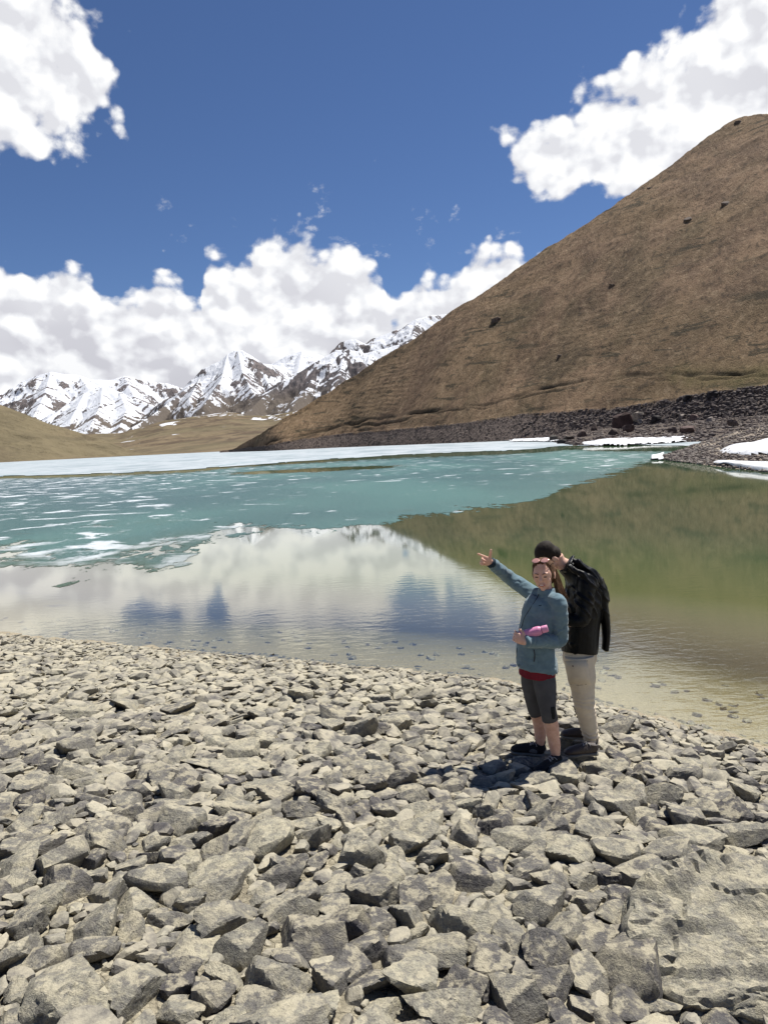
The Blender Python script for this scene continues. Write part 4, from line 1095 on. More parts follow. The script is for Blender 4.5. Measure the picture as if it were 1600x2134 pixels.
m_shoe = cloth('black_shoe_fabric', (.018, .019, .022), .75, 500, 40, .6); m_shoeg = cloth('grey_shoe_panel', (.13, .13, .135), .8, 400, 60, .6); m_brown = cloth('dark_brown_shoe_leather', (.050, .038, .034), .5, 300, 40, .5, .4)
m_sole = cloth('rubber_sole', (.19, .18, .155), .8); m_lace = cloth('shoe_lace', (.34, .33, .33), .8)
def hairmat(name, a, b):
    m, g = newmat(name); x, y, z = g.sep(g.coord('Object')); n = g.noise(g.comb(x*1., y*1., z*.12), 260, 3, .6); n2 = g.noise(g.coord('Object'), 18, 3)
    finish(g, Base_Color=g.mix(g.sstep(n, .3, .7)*.7+g.sstep(n2, .4, .7)*.25, a, b), Roughness=.75, Specular_IOR_Level=.25, Normal=g.bump(n, .6, .004)); return m
m_hairw = hairmat('brown_hair', (.040, .019, .010), (.20, .105, .050)); m_hairm = hairmat('black_brown_hair', (.009, .006, .004), (.030, .020, .014))
m_pink, g = newmat('pink_bottle'); finish(g, Base_Color=(.62, .24, .40), Roughness=.38, Specular_IOR_Level=.4)
m_pinkc, g = newmat('pink_bottle_cap'); finish(g, Base_Color=(.66, .27, .43), Roughness=.5)
m_ring, g = newmat('dark_ring'); finish(g, Base_Color=(.08, .02, .045), Roughness=.5)
m_lens, g = newmat('rose_lens'); finish(g, Base_Color=(.80, .42, .34), Roughness=.08, Metallic=.5, Specular_IOR_Level=.8)
m_gold, g = newmat('lens_frame'); finish(g, Base_Color=(.10, .055, .04), Roughness=.3, Metallic=.6)
m_eye, g = newmat('dark_eye'); finish(g, Base_Color=(.03, .018, .014), Roughness=.2)
m_brow, g = newmat('eyebrow'); finish(g, Base_Color=(.17, .085, .055), Roughness=.8)
m_lip, g = newmat('lips'); finish(g, Base_Color=(.42, .115, .105), Roughness=.4)
m_teeth, g = newmat('teeth'); finish(g, Base_Color=(.72, .68, .62), Roughness=.3)
m_zip, g = newmat('zip'); finish(g, Base_Color=(.018, .028, .04), Roughness=.5)

Z = Vector((0, 0, 1))
def hand(B, wrist, d, n, size=.165, curls=(.25, .9, 1.1, 1.2), thumb_side=1, thumb_up=.9, spread=.10):
    """palm and five fingers; d = along the hand, n = back of the hand normal; curls radians per joint"""
    d = d.normalized(); n = (n-d*n.dot(d)).normalized(); s_ = d.cross(n)*thumb_side      # towards the thumb
    pl = size*.52
    B.tube([wrist-d*.03, wrist, wrist+d*pl*.5, wrist+d*pl*.95], [(.027, .020), (.027, .019), (.038, .016), (.038, .013)], side=s_, seg=16)
    ln = [.40*size, .45*size, .42*size, .34*size]; off = [.028, .0095, -.0095, -.027]
    for k in range(4):
        base = wrist+d*(pl*.90)+s_*off[k]; dd = (d+s_*(off[k]*spread*22)).normalized(); nn = n.copy(); pts = [base-dd*.02, base]
        L = [ln[k]*.46, ln[k]*.30, ln[k]*.24]; p = base; ax = s_
        for j in range(3):
            R_ = Matrix.Rotation(-curls[k]*(.8 if j else .75), 3, ax)
            t1 = R_ @ dd; t1 = t1 if t1.dot(n) < dd.dot(n)+1e-6 else Matrix.Rotation(curls[k]*(.8 if j else .75), 3, ax) @ dd
            dd = t1.normalized(); p = p+dd*L[j]; pts.append(p.copy())
        B.tube(pts, [.0098, .0098, .0090, .0080, .0062], side=s_, seg=10, sub=3)
    b = wrist+d*.022+s_*.018; td = (d*.65+s_*thumb_up+n*-.15).normalized()
    p1 = b+td*.040; td2 = (d*.95+s_*.35*thumb_up+n*-.2).normalized() if thumb_up < 1.2 else td
    B.tube([b, p1, p1+td2*.028, p1+td2*.050], [.015, .012, .0105, .0075], side=n, seg=10, sub=3)

def shoe(parent, heel, direc, up, L, mats, kind):
    """low hiking shoe: heel = ground point under the heel; children: shoe (> sole, lace, panel)"""
    d = Vector(direc).normalized(); up = Vector(up).normalized(); l = up.cross(d).normalized(); up = d.cross(l)
    up_m, sole_m, pan_m = mats; H = heel
    q = lambda x, z, y=0.: H+d*(x*L)+up*z+l*y
    B = Body()
    B.tube([q(-.01, .045), q(.06, .052), q(.25, .055), q(.5, .052), q(.72, .045), q(.88, .036), q(.985, .028)],
           [(.024, .028), (.034, .042), (.037, .046), (.041, .042), (.045, .034), (.040, .026), (.018, .012)], side=l)
    B.tube([q(.12, .05), q(.135, .075), q(.125, .092)], [(.036, .050), (.035, .044), (.040, .047)], side=l)       # collar
    B.tube([q(.30, .075), q(.44, .082), q(.60, .062)], [(.022, .016), (.024, .014), (.024, .010)], side=l)       # tongue
    B.tube([q(-.005, .09), q(-.02, .128)], [(.008, .006), (.007, .005)], side=l)
    sh = B.build('shoe', up_m, .005, 2, parent, wrinkle(.0015, 50, 50, 50, 5))
    S_ = Body()
    S_.tube([q(-.03, .012), q(.04, .012), q(.25, .014), q(.45, .016), q(.70, .012), q(.88, .014), q(1.01, .022)],
            [(.024, .014), (.042, .017), (.043, .016), (.041, .014), (.052, .015), (.047, .014), (.020, .011)], side=l)
    S_.build('sole', sole_m, .005, 1, sh)
    W = Body()
    for k in range(5):
        x = .34+k*.065; z = .108-k*.0095
        W.tube([q(x-.02, z-.012, -.024), q(x, z+.002, 0), q(x+.02, z-.012, .024)], [.003]*3, seg=6, sub=3)
        W.tube([q(x+.02, z-.012, -.024), q(x, z+.003, 0), q(x-.02, z-.012, .024)], [.003]*3, seg=6, sub=3)
    W.tube([q(.30, .10), q(.26, .104, .02), q(.22, .085, .034)], [.0028]*3, seg=6, sub=3); W.tube([q(.30, .10), q(.27, .104, -.02), q(.25, .08, -.036)], [.0028]*3, seg=6, sub=3)
    link('lace', W.mesh('lace', m_lace), sh)
    for sg in (-1, 1):
        Pn = Body(); Pn.tube([q(.20, .045, sg*.031), q(.34, .05, sg*.034), q(.48, .048, sg*.033)], [(.006, .018), (.007, .020), (.006, .014)], side=l)
        link('side_panel', Pn.build('side_panel', pan_m, .004, 2).data, sh)
    for o in [o for o in COL.objects if o.name.startswith('side_panel') and o.parent is None]: bpy.data.objects.remove(o)
    return sh

# ---------------------------------------------------------------- the woman
zw = .20
wroot = bpy.data.objects.new('person', None); COL.objects.link(wroot); wroot.location = (1.13, 5.28, zw)
bpy.context.view_layer.update()
tag(wroot, 'woman in blue fleece and grey leggings pointing over the lake with outstretched arm', 'person')
fw = Vector((-.8, -.6, 0)); lw = Vector((.6, -.8, 0))                    # facing and left
YW = 5.30
pw = lambda x, y, Y=YW: PV(x, y, Y)
neckb = pw(1139, 1240); chest = pw(1128, 1278); waist = pw(1117, 1320); belly = pw(1115, 1356); hem = pw(1118, 1389)
ls = pw(1163, 1256, 5.17); rs = pw(1110, 1237, 5.43)
lel = pw(1165, 1334, 5.19); lwr = pw(1096, 1338, 5.06)
rel = pw(1060, 1203, 5.58); rwr = pw(1023, 1173, 5.42)
hl = pw(1131, 1396, 5.26); hr = pw(1106, 1396, 5.36)
kl = pw(1141, 1478, 5.19); kr = pw(1113, 1470, 5.37)
al = pw(1158, 1578, 5.21); ar = pw(1126, 1553, 5.41)
hc = pw(1132, 1197, 5.31)                                            # head centre
fh = Vector((-.42, -.88, -.10)).normalized(); uh = Vector((-.07, 0.02, 1.)); lh = uh.cross(fh).normalized()*1.; uh = fh.cross(lh).normalized()
if lh.x < 0: lh = -lh
def head(B, c, f, l, u, s=1., fem=True):
    A = (l, f, u)
    B.ball(c+u*.030*s-f*.012*s, (.072*s, .090*s, .082*s), A)
    B.ball(c+u*.008*s+f*.033*s, (.066*s, .054*s, .072*s), A)                 # face
    B.ball(c-u*.045*s+f*.030*s, ((.056 if fem else .058)*s, .052*s, .054*s), A)             # jaw
    B.ball(c-u*.088*s+f*.058*s, (.021*s, .018*s, .018*s), A)                 # chin
    for k in (-1, 1):
        B.ball(c-u*.022*s+f*.056*s+l*k*.035*s, (.025*s, .022*s, .025*s), A)  # cheeks
        B.ball(c-u*(.008 if fem else .034)*s-f*(.010 if fem else .018)*s+l*k*.075*s, (.008*s, .019*s, .031*s), A)  # ears
        B.ball(c+u*.028*s+f*.074*s+l*k*.028*s, (.024*s, .012*s, .008*s), A)  # brow ridge
    B.tube([c+u*.018*s+f*.080*s, c+u*.0*s+f*.092*s, c-u*.018*s+f*.104*s, c-u*.024*s+f*.090*s], [.008*s, .009*s, .0125*s, .009*s], side=l)
    B.ball(c-u*.052*s+f*.078*s, (.024*s, .014*s, .014*s), A)
def face(parent, c, f, l, u, s=1., smile=True):
    A = (l, f, u)
    for k in (-1, 1):
        E_ = Body(); E_.ball(c+u*.004*s+f*.0815*s+l*k*.030*s, (.0135*s, .006*s, .0038*s), A); link('eye', E_.mesh('eye', m_eye), parent)
        b = Body(); b.tube([c+u*.024*s+f*.086*s+l*k*.014*s, c+u*.030*s+f*.086*s+l*k*.030*s, c+u*.024*s+f*.075*s+l*k*.048*s], [.0028*s, .0034*s, .0018*s], side=l, seg=8); link('eyebrow', b.mesh('eyebrow', m_brow), parent)
    m = Body(); m.ball(c-u*.0555*s+f*.0855*s, (.0245*s, .0075*s, .0085*s), A); link('lips', m.mesh('lips', m_lip), parent)
    if smile:
        t = Body(); t.ball(c-u*.0535*s+f*.0885*s, (.0165*s, .0060*s, .0036*s), A); link('teeth', t.mesh('teeth', m_teeth), parent)
HS = 1.06
B = Body()
head(B, hc, fh, lh, uh, HS)
B.tube([hc-uh*.04-fh*.02, hc-uh*.085-fh*.015, neckb], [(.050, .052), (.047, .050), (.055, .055)], side=lh)
B.tube([neckb+Z*.01, neckb-Z*.03, chest, waist, belly, hem], [(.06, .05), (.12, .06), (.135, .090), (.120, .085), (.125, .09), (.122, .088)], side=lw)
B.tube([neckb-Z*.03, ls, lel, lwr], [.035, .040, .036, .024], side=fw); B.tube([neckb-Z*.03, rs, rel, rwr], [.035, .040, .036, .024], side=Z)
B.tube([hl, (hl+kl)/2, kl, pw(1148, 1512, 5.21), pw(1154, 1545, 5.215), al, al-Z*.05], [.068, .072, .054, .0565, .046, .034, .032], side=lw)
B.tube([hr, (hr+kr)/2, kr, pw(1124, 1503, 5.41), pw(1125, 1530, 5.41), ar, ar-Z*.05], [.068, .072, .054, .0565, .046, .034, .032], side=lw)
B.ball(hem+Z*.02, (.118, .085, .08), (lw, fw, Z))
# pointing hand: index out towards the far shore, thumb raised
dr = (pw(1004, 1166, 5.40)-rwr).normalized()
hand(B, rwr, dr, Vector((0, 1, .1)), curls=(.06, 1.25, 1.35, 1.4), thumb_side=-1, thumb_up=1.7)
# left hand closed round the bottle base against the belly
dl = (pw(1078, 1329, 5.09)-lwr).normalized()
hand(B, lwr, dl, Vector((-.25, -1, .2)), curls=(.85, .95, 1.0, 1.05), thumb_side=1, thumb_up=.9)
body = B.build('body', m_skin, .0040, 3, wroot)
face(wroot, hc, fh, lh, uh, HS)
# fleece jacket
J = Body()
J.tube([neckb+Z*.055, neckb+Z*.012, neckb-Z*.035, chest+Z*.02, waist, belly, hem+Z*.01, hem-Z*.008], [(.060, .060), (.070, .066), (.145, .078), (.158, .112), (.148, .112), (.158, .124), (.172, .138), (.170, .136)],
       sides=[lw, lw, lw, lw, lw, lw, lw, lw], seg=28)
J.tube([neckb-Z*.035-lw*-.02, ls, (ls+lel)/2+lw*.008, lel, (lel+lwr)/2, lwr-dl*-.008], [.052, .060, .059, .056, .051, .044], side=fw, seg=20)
J.tube([neckb-Z*.035+lw*-.02, rs, (rs+rel)/2, rel, (rel+rwr)/2, rwr], [.058, .064, .058, .054, .048, .040], side=Z, seg=20)
J.ball(chest+fw*.045+lw*.045+Z*.01, .065); J.ball(chest+fw*.045-lw*.045+Z*.01, .065)
def fleece_fold(co, no):
    co = wrinkle(.0055, 9, 9, 20, 3)(co, no)
    # ring folds on both sleeves and at the elbow
    for a, b, amp in ((rs, rwr, .0060), (lel, lwr, .0055), (ls, lel, .0045)):
        a, b = np.array(a), np.array(b); d = b-a; L = np.linalg.norm(d); d = d/L; t = (co-a)@d
        rad = np.linalg.norm(co-a-t[:, None]*d, axis=1); m = sst(t, .07, .16)*(1-sst(t, L, L+.03))*(1-sst(rad, .07, .09))
        ph = t*95+2.2*fbm3(co[:, 0]*14, co[:, 1]*14, co[:, 2]*14, 2, 9)*3
        co = co+no*(m*amp*np.sin(ph)*(.4+.6*noise3(co[:, 0]*20, co[:, 1]*20, co[:, 2]*20, 4)))[:, None]
    return co
jack = J.build('fleece_jacket', m_fleece, .0050, 7, wroot, fleece_fold)
def on_surf(target, p, d):
    """cast from p along d on a mesh (world space); returns hit"""
    inv = target.matrix_world.inverted(); ok, h, n, _ = target.ray_cast(inv@p, (inv.to_3x3()@d).normalized()); return (target.matrix_world@h) if ok else p
bpy.context.view_layer.update()
def seam(parent, target, pix, rad, mat, name, Y0=4.4, lift=.0):
    pts = []
    for a, b in pix:
        p0 = pw(a, b, Y0); dirv = (p0-Vector(CAM)).normalized(); pts.append(on_surf(target, p0, dirv)-dirv*lift)
    s_ = Body(); s_.tube(pts, [rad]*len(pts), seg=8, sub=4); return link(name, s_.mesh(name, mat), parent)
seam(jack, jack, [(1122, 1238), (1116, 1250), (1104, 1268), (1092, 1288), (1087, 1305), (1083, 1322)], .0034, m_zip, 'zip')
seam(jack, jack, [(1077, 1350), (1076, 1368), (1079, 1386), (1082, 1394)], .0034, m_zip, 'zip')
seam(jack, jack, [(1112, 1354), (1113.5, 1366), (1112, 1379)], .0045, m_zip, 'pocket')
seam(jack, jack, [(1122, 1262), (1125, 1262), (1128, 1261)], .003, m_fleece_d, 'chest_logo')
cf = Body(); ddl = (lwr-lel).normalized(); cf.tube([lwr-ddl*.012, lwr+ddl*.012], [.0445, .043], side=Z, sub=2); link('cuff', cf.mesh('cuff', m_fleece), jack)
cf = Body(); ddr = (rwr-rel).normalized(); cf.tube([rwr-ddr*.012, rwr+ddr*.010], [.0415, .040], side=Z, sub=2); link('cuff', cf.mesh('cuff', m_fleece_d), jack)
# red shirt hem under the fleece
R_ = Body(); R_.tube([hem+Z*.03, hem-Z*.02, hem-Z*.05, hem-Z*.07], [(.150, .116), (.151, .117), (.151, .117), (.149, .116)], side=lw, seg=28, sub=3)
R_.build('shirt_hem', m_red, .005, 2, wroot, wrinkle(.003, 20, 20, 8, 13))
# leggings
Lg = Body()
cl = pw(1146, 1500, 5.195); cr = pw(1119, 1487, 5.38)
Lg.tube([hem+Z*.05, hem-Z*.05], [(.130, .100), (.134, .104)], side=lw, seg=24)
Lg.tube([hl+Z*.03, (hl*.65+kl*.35), (hl*.3+kl*.7), kl, cl], [.078, .086, .075, .061, .061], side=lw)
Lg.tube([hr+Z*.03, (hr*.65+kr*.35), (hr*.3+kr*.7), kr, cr], [.078, .086, .075, .061, .060], side=lw)
lg = Lg.build('leggings', m_legg, .005, 3, wroot, wrinkle(.0015, 12, 12, 25, 23)); bpy.context.view_layer.update()
pn = Body(); pts = []
for a, b in ((1150, 1473), (1150.5, 1482), (1152, 1492), (1152.5, 1498)):
    p0 = pw(a, b, 4.4); dv = (p0-Vector(CAM)).normalized(); pts.append(on_surf(lg, p0, dv)+dv*.004)
pn.tube(pts, [(.020, .009), (.020, .009), (.018, .009), (.012, .008)], side=Vector((1, 0, 0))); link('mesh_panel', pn.mesh('mesh_panel', m_mesh_panel), lg)
# hair: cap plus long strands
H_ = Body(); A = (lh, fh, uh)
H_.ball(hc+uh*.040-fh*.022, (.085, .093, .088), A); H_.ball(hc-uh*.02-fh*.058, (.078, .060, .088), A); H_.ball(hc+uh*.012-fh*.012+lh*.060, (.026, .052, .056), A); H_.ball(hc+uh*.012-fh*.012-lh*.060, (.026, .055, .060), A)
def cut_face(co, no):
    q = co-np.array(hc); f_ = q@np.array(fh); u_ = q@np.array(uh); l_ = q@np.array(lh)
    hairline = .066-3.4*np.abs(l_)**1.45
    m = sst(f_, .030, .046)*sst(hairline-u_, -.008, .012)
    co = co-np.array(fh)*(m*.050)[:, None]
    s_ = fbm3(l_*90, f_*10, u_*22, 3, 3); return co+no*(s_*.0035)[:, None]
H_.build('hair', m_hairw, .0045, 2, wroot, cut_face)
SR = np.random.default_rng(21); Hs = Body()
hend = pw(1178, 1258, 5.36)
for i in range(420):
    k = SR.uniform(0, 1); v = SR.uniform(0, 1); w_ = SR.uniform(-1, 1)
    a = hc+lh*(.030+.052*k)-fh*(.01+.075*v)+uh*(.055-.03*k)
    b = hc+lh*(.074+.016*v+.006*w_)-fh*(.030+.055*v)-uh*(.035+.03*SR.random())
    c_ = pw(1158+10*v, 1222+SR.normal(0, 3), 5.30+.08*v)+lh*(.012*w_)
    e = pw(1164+16*v+SR.normal(0, 2.5), 1246+16*SR.random(), 5.27+.09*v)
    Hs.tube([a, b, c_, e], [.004, .0052, .0042, .0006], seg=5, sub=4)
for i in range(130):         # temple strands swept back over the crown
    th = SR.uniform(-1.25, 1.25); st_ = hc+uh*(.074*cos(th)+.034)+lh*(.076*sin(th))+fh*.042*cos(th*.8)
    mid = hc+uh*(.0875*cos(th)+.038)+lh*(.084*sin(th))-fh*.02; en = hc+lh*(.05*sin(th))-fh*.095-uh*.02
    Hs.tube([st_, mid, (mid+en)/2-fh*.02+uh*.012, en], [.0012, .0022, .0026, .0015], seg=5, sub=4)
link('hair_strands', Hs.mesh('hair_strands', m_hairw), wroot)
# shoes
shoe(wroot, Vector(atz(1167, 1596, zw+.015)), Vector((-.85, -.52, -.08)), Vector((-.08, -.06, 1)), .275, (m_shoe, m_sole, m_shoeg), 'w')
shoe(wroot, Vector(atz(1133, 1576, zw+.012)), Vector((-.93, .22, .06)), Vector((.06, 0, 1)), .262, (m_shoe, m_sole, m_shoeg), 'w')
# the bottle lies on the forearm
bt = Vector(PV(1088, 1324, 5.11)); be = Vector(PV(1141, 1309, 5.07)); bd = (be-bt).normalized()
Bt_ = Body(); Lb = (be-bt).length
def bt_p(t): return bt+bd*(Lb*t)
Bt_.tube([bt_p(-.12), bt_p(-.11), bt_p(.1), bt_p(.60), bt_p(.70), bt_p(.755)], [.026, .034, .0345, .0345, .031, .026], seg=28, sub=4)
bot = link('bottle', Bt_.mesh('bottle', m_pink)); tag(bot, 'pink drinking bottle held against the belly of the woman', 'bottle')
c_ = Body(); c_.tube([bt_p(.75), bt_p(.765)], [.0270, .0270], seg=28, sub=2); link('ring', c_.mesh('ring', m_ring), bot)
c_ = Body(); c_.tube([bt_p(.765), bt_p(.78), bt_p(.90), bt_p(.99), bt_p(1.0)], [.024, .0272, .0272, .0255, .020], seg=28, sub=3); link('cap', c_.mesh('cap', m_pinkc), bot)
# sunglasses pushed up on the hair
sgc = hc+uh*.121+fh*.040
fr = Body(); sgu = (uh*.55+fh*.83).normalized(); sgd = (uh*.42-fh*.80).normalized()
ptsf = []
for k in (-1, 1):
    c0 = sgc+lh*(k*.034)
    ring = [c0+lh*(.0305*cos(t))+sgd*(.0275*sin(t)) for t in np.linspace(0, 2*pi, 17)]
    fr.tube(ring, [.0018]*17, seg=6, sub=2)
fr.tube([sgc-lh*.008+sgd*.008, sgc+sgd*.012, sgc+lh*.008+sgd*.008], [.0018]*3, seg=6)
sg = link('sunglasses', fr.mesh('sunglasses', m_gold)); tag(sg, 'rose tinted sunglasses pushed up on the brown hair of the woman', 'sunglasses')
for k in (-1, 1):
    c0 = sgc+lh*(k*.034); ln_ = Body(); ln_.ball(c0, (.0300, .0270, .0035), (lh, sgd, lh.cross(sgd).normalized())); link('lens', ln_.mesh('lens', m_lens), sg)
    t_ = Body(); t_.tube([c0+lh*(k*.029)+sgd*.008, c0+lh*(k*.046)-fh*.05-uh*.02, c0+lh*(k*.045)-fh*.11-uh*.045], [.0020, .0018, .0022], seg=6); link('temple', t_.mesh('temple', m_gold), sg)

# ---------------------------------------------------------------- the man
zm = .19
mroot = bpy.data.objects.new('person', None); COL.objects.link(mroot); mroot.location = (1.52, 5.62, zm); bpy.context.view_layer.update()
tag(mroot, 'man in black jacket and beige cargo trousers bending his head behind the woman', 'person')
fm = Vector((-.93, .12, 0)).normalized(); lm = Vector((-.12, -.93, 0)).normalized()       # facing left, left side to the camera
YM = 5.62; pm = lambda x, y, Y=YM: PV(x, y, Y)
hcm = pm(1143, 1160, 5.66)
um = Vector((-.84, .02, .50)).normalized(); fhm = Vector((-.45, .12, -.86)).normalized(); lhm = um.cross(fhm).normalized(); fhm = lhm.cross(um).normalized()
if lhm.y > 0: lhm = -lhm
nk = pm(1186, 1184, 5.66); sh_c = pm(1205, 1203, 5.66); ch = pm(1216, 1240, 5.65); wa = pm(1210, 1300, 5.63); hp = pm(1207, 1358, 5.62)
hlm = pm(1206, 1372, 5.53); hrm = pm(1210, 1372, 5.72)
klm = pm(1217, 1466, 5.50); krm = pm(1216, 1452, 5.80); alm = pm(1232, 1542, 5.53); arm_ = pm(1228, 1517, 5.88)
lsm = pm(1222, 1216, 5.50); rsm = pm(1204, 1200, 5.84)
lem = pm(1212, 1292, 5.44); lwm = pm(1156, 1290, 5.50); rem = pm(1190, 1268, 5.90); rwm = pm(1146, 1268, 5.72)
HS = 1.06
B = Body()
head(B, hcm, fhm, lhm, um, 1.04, False)
B.tube([hcm-um*.05-fhm*.03, pm(1166, 1172, 5.66), nk, sh_c], [(.054, .056), (.053, .055), (.060, .060), (.09, .07)], side=lm)
B.tube([nk, sh_c, ch, wa, hp], [(.07, .06), (.17, .08), (.17, .115), (.14, .10), (.125, .10)], side=lm)
B.tube([sh_c, lsm, lem, lwm], [.05, .055, .042, .028], side=lm); B.tube([sh_c, rsm, rem, rwm], [.05, .055, .042, .028], side=Z)
B.tube([hlm, klm, alm, alm-Z*.04], [.09, .056, .038, .036], side=lm); B.tube([hrm, krm, arm_, arm_-Z*.04], [.09, .056, .038, .036], side=lm)
hand(B, lwm, (lwm-lem).normalized()+Vector((-.2, .2, .1)), Vector((0, -1, .4)), curls=(.6, .7, .8, .9), thumb_side=1, thumb_up=.8, size=.19)
hand(B, rwm, (rwm-rem).normalized()+Vector((-.2, -.1, .1)), Vector((0, 1, .4)), curls=(.6, .7, .8, .9), thumb_side=-1, thumb_up=.8, size=.19)
B.build('body', m_skin, .0045, 3, mroot)
face(mroot, hcm, fhm, lhm, um, 1.04, False)
H_ = Body(); A = (lhm, fhm, um)
H_.ball(hcm+um*.040-fhm*.020, (.0815, .099, .090), A); H_.ball(hcm-um*.012-fhm*.052, (.076, .064, .074), A)
def mancut(co, no):
    q = co-np.array(hcm); f_ = q@np.array(fhm); u_ = q@np.array(um)
    m = sst(f_, .040, .056)*sst(.068-u_, -.006, .012); co = co-np.array(fhm)*(m*.05)[:, None]
    ft = sst(-u_-.9*f_, .035, .085); co = co-(co-np.array(hcm))*(ft*.10)[:, None]
    return co+no*(.0016*fbm3(co[:, 0]*90, co[:, 1]*90, co[:, 2]*90, 3, 3))[:, None]
H_.build('hair', m_hairm, .0045, 10, mroot, mancut)
J = Body()
J.tube([pm(1182, 1178, 5.66), nk, sh_c, ch, pm(1214, 1270, 5.64), wa, hp+Z*.035, pm(1208, 1345, 5.62)], [(.080, .078), (.092, .084), (.185, .105), (.195, .150), (.185, .152), (.175, .145), (.172, .146), (.168, .142)], side=lm, seg=28)
J.tube([sh_c, lsm, (lsm+lem)/2, lem, (lem+lwm)/2, lwm], [.075, .078, .068, .060, .054, .046], side=lm)
J.tube([sh_c, rsm, rem, (rem+rwm)/2, rwm], [.075, .075, .06, .054, .046], side=Z)
J.ball(pm(1222, 1206, 5.62), (.10, .13, .075), (fm, lm, Z))                      # bunched hood behind the neck
J.tube([pm(1192, 1166, 5.60), pm(1216, 1182, 5.56), pm(1244, 1206, 5.56), pm(1252, 1226, 5.58)], [.020, .030, .032, .018], side=Z)
J.tube([pm(1186, 1178, 5.52), pm(1214, 1200, 5.47), pm(1244, 1222, 5.50)], [.016, .024, .016], side=Z)
# loose empty sleeve hanging down the back
J.tube([pm(1240, 1212, 5.60), pm(1251, 1238, 5.60), pm(1257, 1272, 5.60), pm(1262, 1306, 5.60), pm(1262, 1334, 5.60), pm(1260, 1354, 5.60)], [(.06, .06), (.050, .072), (.038, .070), (.030, .060), (.026, .054), (.025, .050)], side=Vector((1, 0, 0)))
J.tube([pm(1198, 1340, 5.50), pm(1199, 1364, 5.50)], [(.05, .03), (.016, .012)], side=Vector((1, 0, 0)))
def black_fold(co, no):
    co = wrinkle(.0055, 6, 6, 5, 63, 3, .45)(co, no)
    top_ = sst(co[:, 2], 1.22, 1.42); a_ = co[:, 0]*.75+co[:, 2]*.65; b_ = co[:, 0]*.65-co[:, 2]*.75
    n = 1-np.abs(fbm3(a_*17, co[:, 1]*9, b_*4.5, 2, 5))*4.5
    return co+no*(np.clip(n, -.3, 1)*.0125*top_)[:, None]
jm = J.build('jacket', m_black, .0055, 3, mroot, black_fold); bpy.context.view_layer.update()
# stiff raised collar
for k, (a, b, c_) in enumerate((((1180, 1194), (1185, 1172), (1193, 1156)),)):
    cb = Body(); cb.tube([pm(1176, 1192, 5.55), pm(1184, 1176, 5.58), pm(1192, 1161, 5.66)], [(.012, .030), (.014, .034), (.012, .026)], side=Vector((.7, 0, -.7))); cb.build('collar', m_black, .004, 2, jm, wrinkle(.002, 30, 30, 30, 2))
# cargo trousers
T = Body()
T.tube([hp+Z*.05, hp-Z*.05, (hlm+hrm)/2-Z*.03], [(.150, .128), (.152, .136), (.14, .12)], side=lm, seg=26)
T.tube([hlm+Z*.02, hlm*.6+klm*.4, hlm*.25+klm*.75, klm, klm*.5+alm*.5, alm+Z*.02, alm-Z*.012], [(.105, .118), (.100, .112), (.082, .090), (.074, .080), (.066, .070), (.058, .060), (.056, .058)], side=lm)
T.tube([hrm+Z*.02, hrm*.6+krm*.4, hrm*.25+krm*.75, krm, krm*.5+arm_*.5, arm_+Z*.02], [(.105, .118), (.096, .106), (.08, .086), (.070, .072), (.060, .060), (.052, .052)], side=lm)
def troufold(co, no):
    co = wrinkle(.0045, 8, 8, 10, 33)(co, no)
    low_ = 1-sst(co[:, 2], .30, .42); kn = np.exp(-((co[:, 2]-(klm.z))/.09)**2)*.7
    return co+no*((low_+kn)*.005*np.sin(co[:, 2]*150+3*noise3(co[:, 0]*20, co[:, 1]*20, co[:, 2]*12, 8)))[:, None]
tr_ = T.build('trousers', m_khaki, .0055, 3, mroot, troufold); bpy.context.view_layer.update()
def mseam(name, pix, rad, mat, parent=tr_, target=None):
    pts = []
    for a, b in pix:
        p0 = pm(a, b, 4.6); dv = (p0-Vector(CAM)).normalized(); pts.append(on_surf(target or tr_, p0, dv))
    s_ = Body(); s_.tube(pts, [rad]*len(pts), seg=8, sub=3); return link(name, s_.mesh(name, mat), parent)
cp = Body(); pts = []
for a, b in ((1192, 1384), (1193, 1400), (1195, 1416), (1197, 1424)):
    p0 = pm(a, b, 4.6); dv = (p0-Vector(CAM)).normalized(); pts.append(on_surf(tr_, p0+Vector((.0, 0, 0)), dv)+dv*.006)
pk = Body()
grid = [[(1178, 1379), (1222, 1377)], [(1180, 1394), (1226, 1394)], [(1184, 1410), (1229, 1411)], [(1188, 1425), (1230, 1426)]]
rows = []
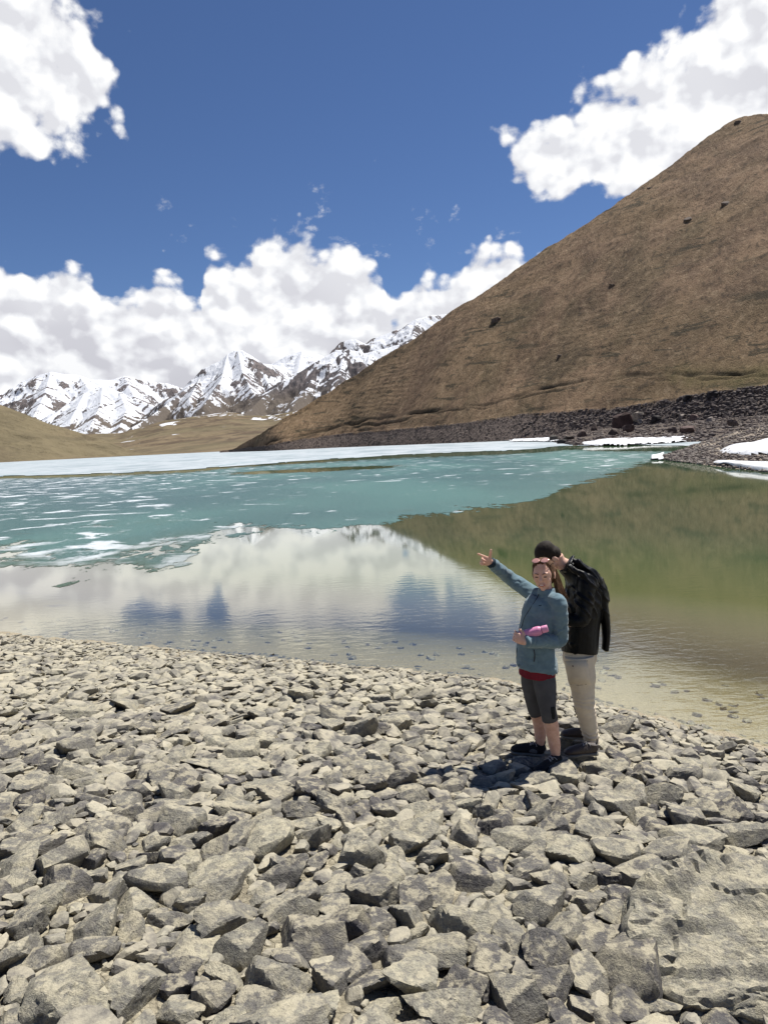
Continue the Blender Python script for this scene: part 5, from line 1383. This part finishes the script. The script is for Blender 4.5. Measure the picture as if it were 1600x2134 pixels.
for (a0, b0), (a1, b1) in grid:
    for_t = []
    for t in np.linspace(0, 1, 7):
        p0 = pm(a0+(a1-a0)*t, b0+(b1-b0)*t, 4.6); dv = (p0-Vector(CAM)).normalized(); h_ = on_surf(tr_, p0, dv)
        if (h_-p0).length < .01: h_ = for_t[-1][0] if for_t else hlm
        for_t.append((h_, dv))
    rows.append(for_t)
vv = [h_-dv*(.014 if 0 < i < 6 and 0 < j < 3 else .010) for j, r_ in enumerate(rows) for i, (h_, dv) in enumerate(r_)]+[h_+dv*.01 for r_ in rows for h_, dv in r_]
ff = []
for j in range(3):
    for i in range(6): a = j*7+i; ff.append((a, a+7, a+8, a+1)); ff.append((28+a, 28+a+1, 28+a+8, 28+a+7))
bd_ = [i for i in range(7)]+[7*j+6 for j in range(1, 4)]+[21+i for i in range(5, -1, -1)]+[14, 7]
for a, b in zip(bd_, bd_[1:]+bd_[:1]): ff.append((a, b, b+28, a+28))
me = bpy.data.meshes.new('cargo_pocket'); me.from_pydata([v[:] for v in vv], [], ff); me.materials.append(m_khaki); me.polygons.foreach_set('use_smooth', [True]*len(ff)); pko = link('cargo_pocket', me, tr_)
mseam('pocket_flap', [(1178, 1379), (1193, 1383), (1208, 1382), (1224, 1377)], .0038, m_khaki_d)
mseam('pocket_seam', [(1186, 1384), (1187, 1400), (1188, 1424)], .0026, m_khaki_d)
mseam('pocket_seam', [(1222, 1382), (1223, 1400), (1222, 1424)], .0026, m_khaki_d)
mseam('pocket_seam', [(1188, 1426), (1204, 1428), (1222, 1426)], .0026, m_khaki_d)
b_ = Body(); p0 = pm(1193, 1388, 4.6); dv = (p0-Vector(CAM)).normalized(); b_.ball(on_surf(tr_, p0, dv)-dv*.012, .006); link('button', b_.mesh('button', m_ring), tr_)
shoe(mroot, Vector(atz(1243, 1572, zm+.015)), Vector((-.99, -.05, .0)), Z, .268, (m_brown, m_sole, m_brown), 'm')
shoe(mroot, Vector(atz(1238, 1543, zm+.01)), Vector((-.92, .20, .06)), Vector((.06, 0, 1)), .275, (m_brown, m_sole, m_brown), 'm')
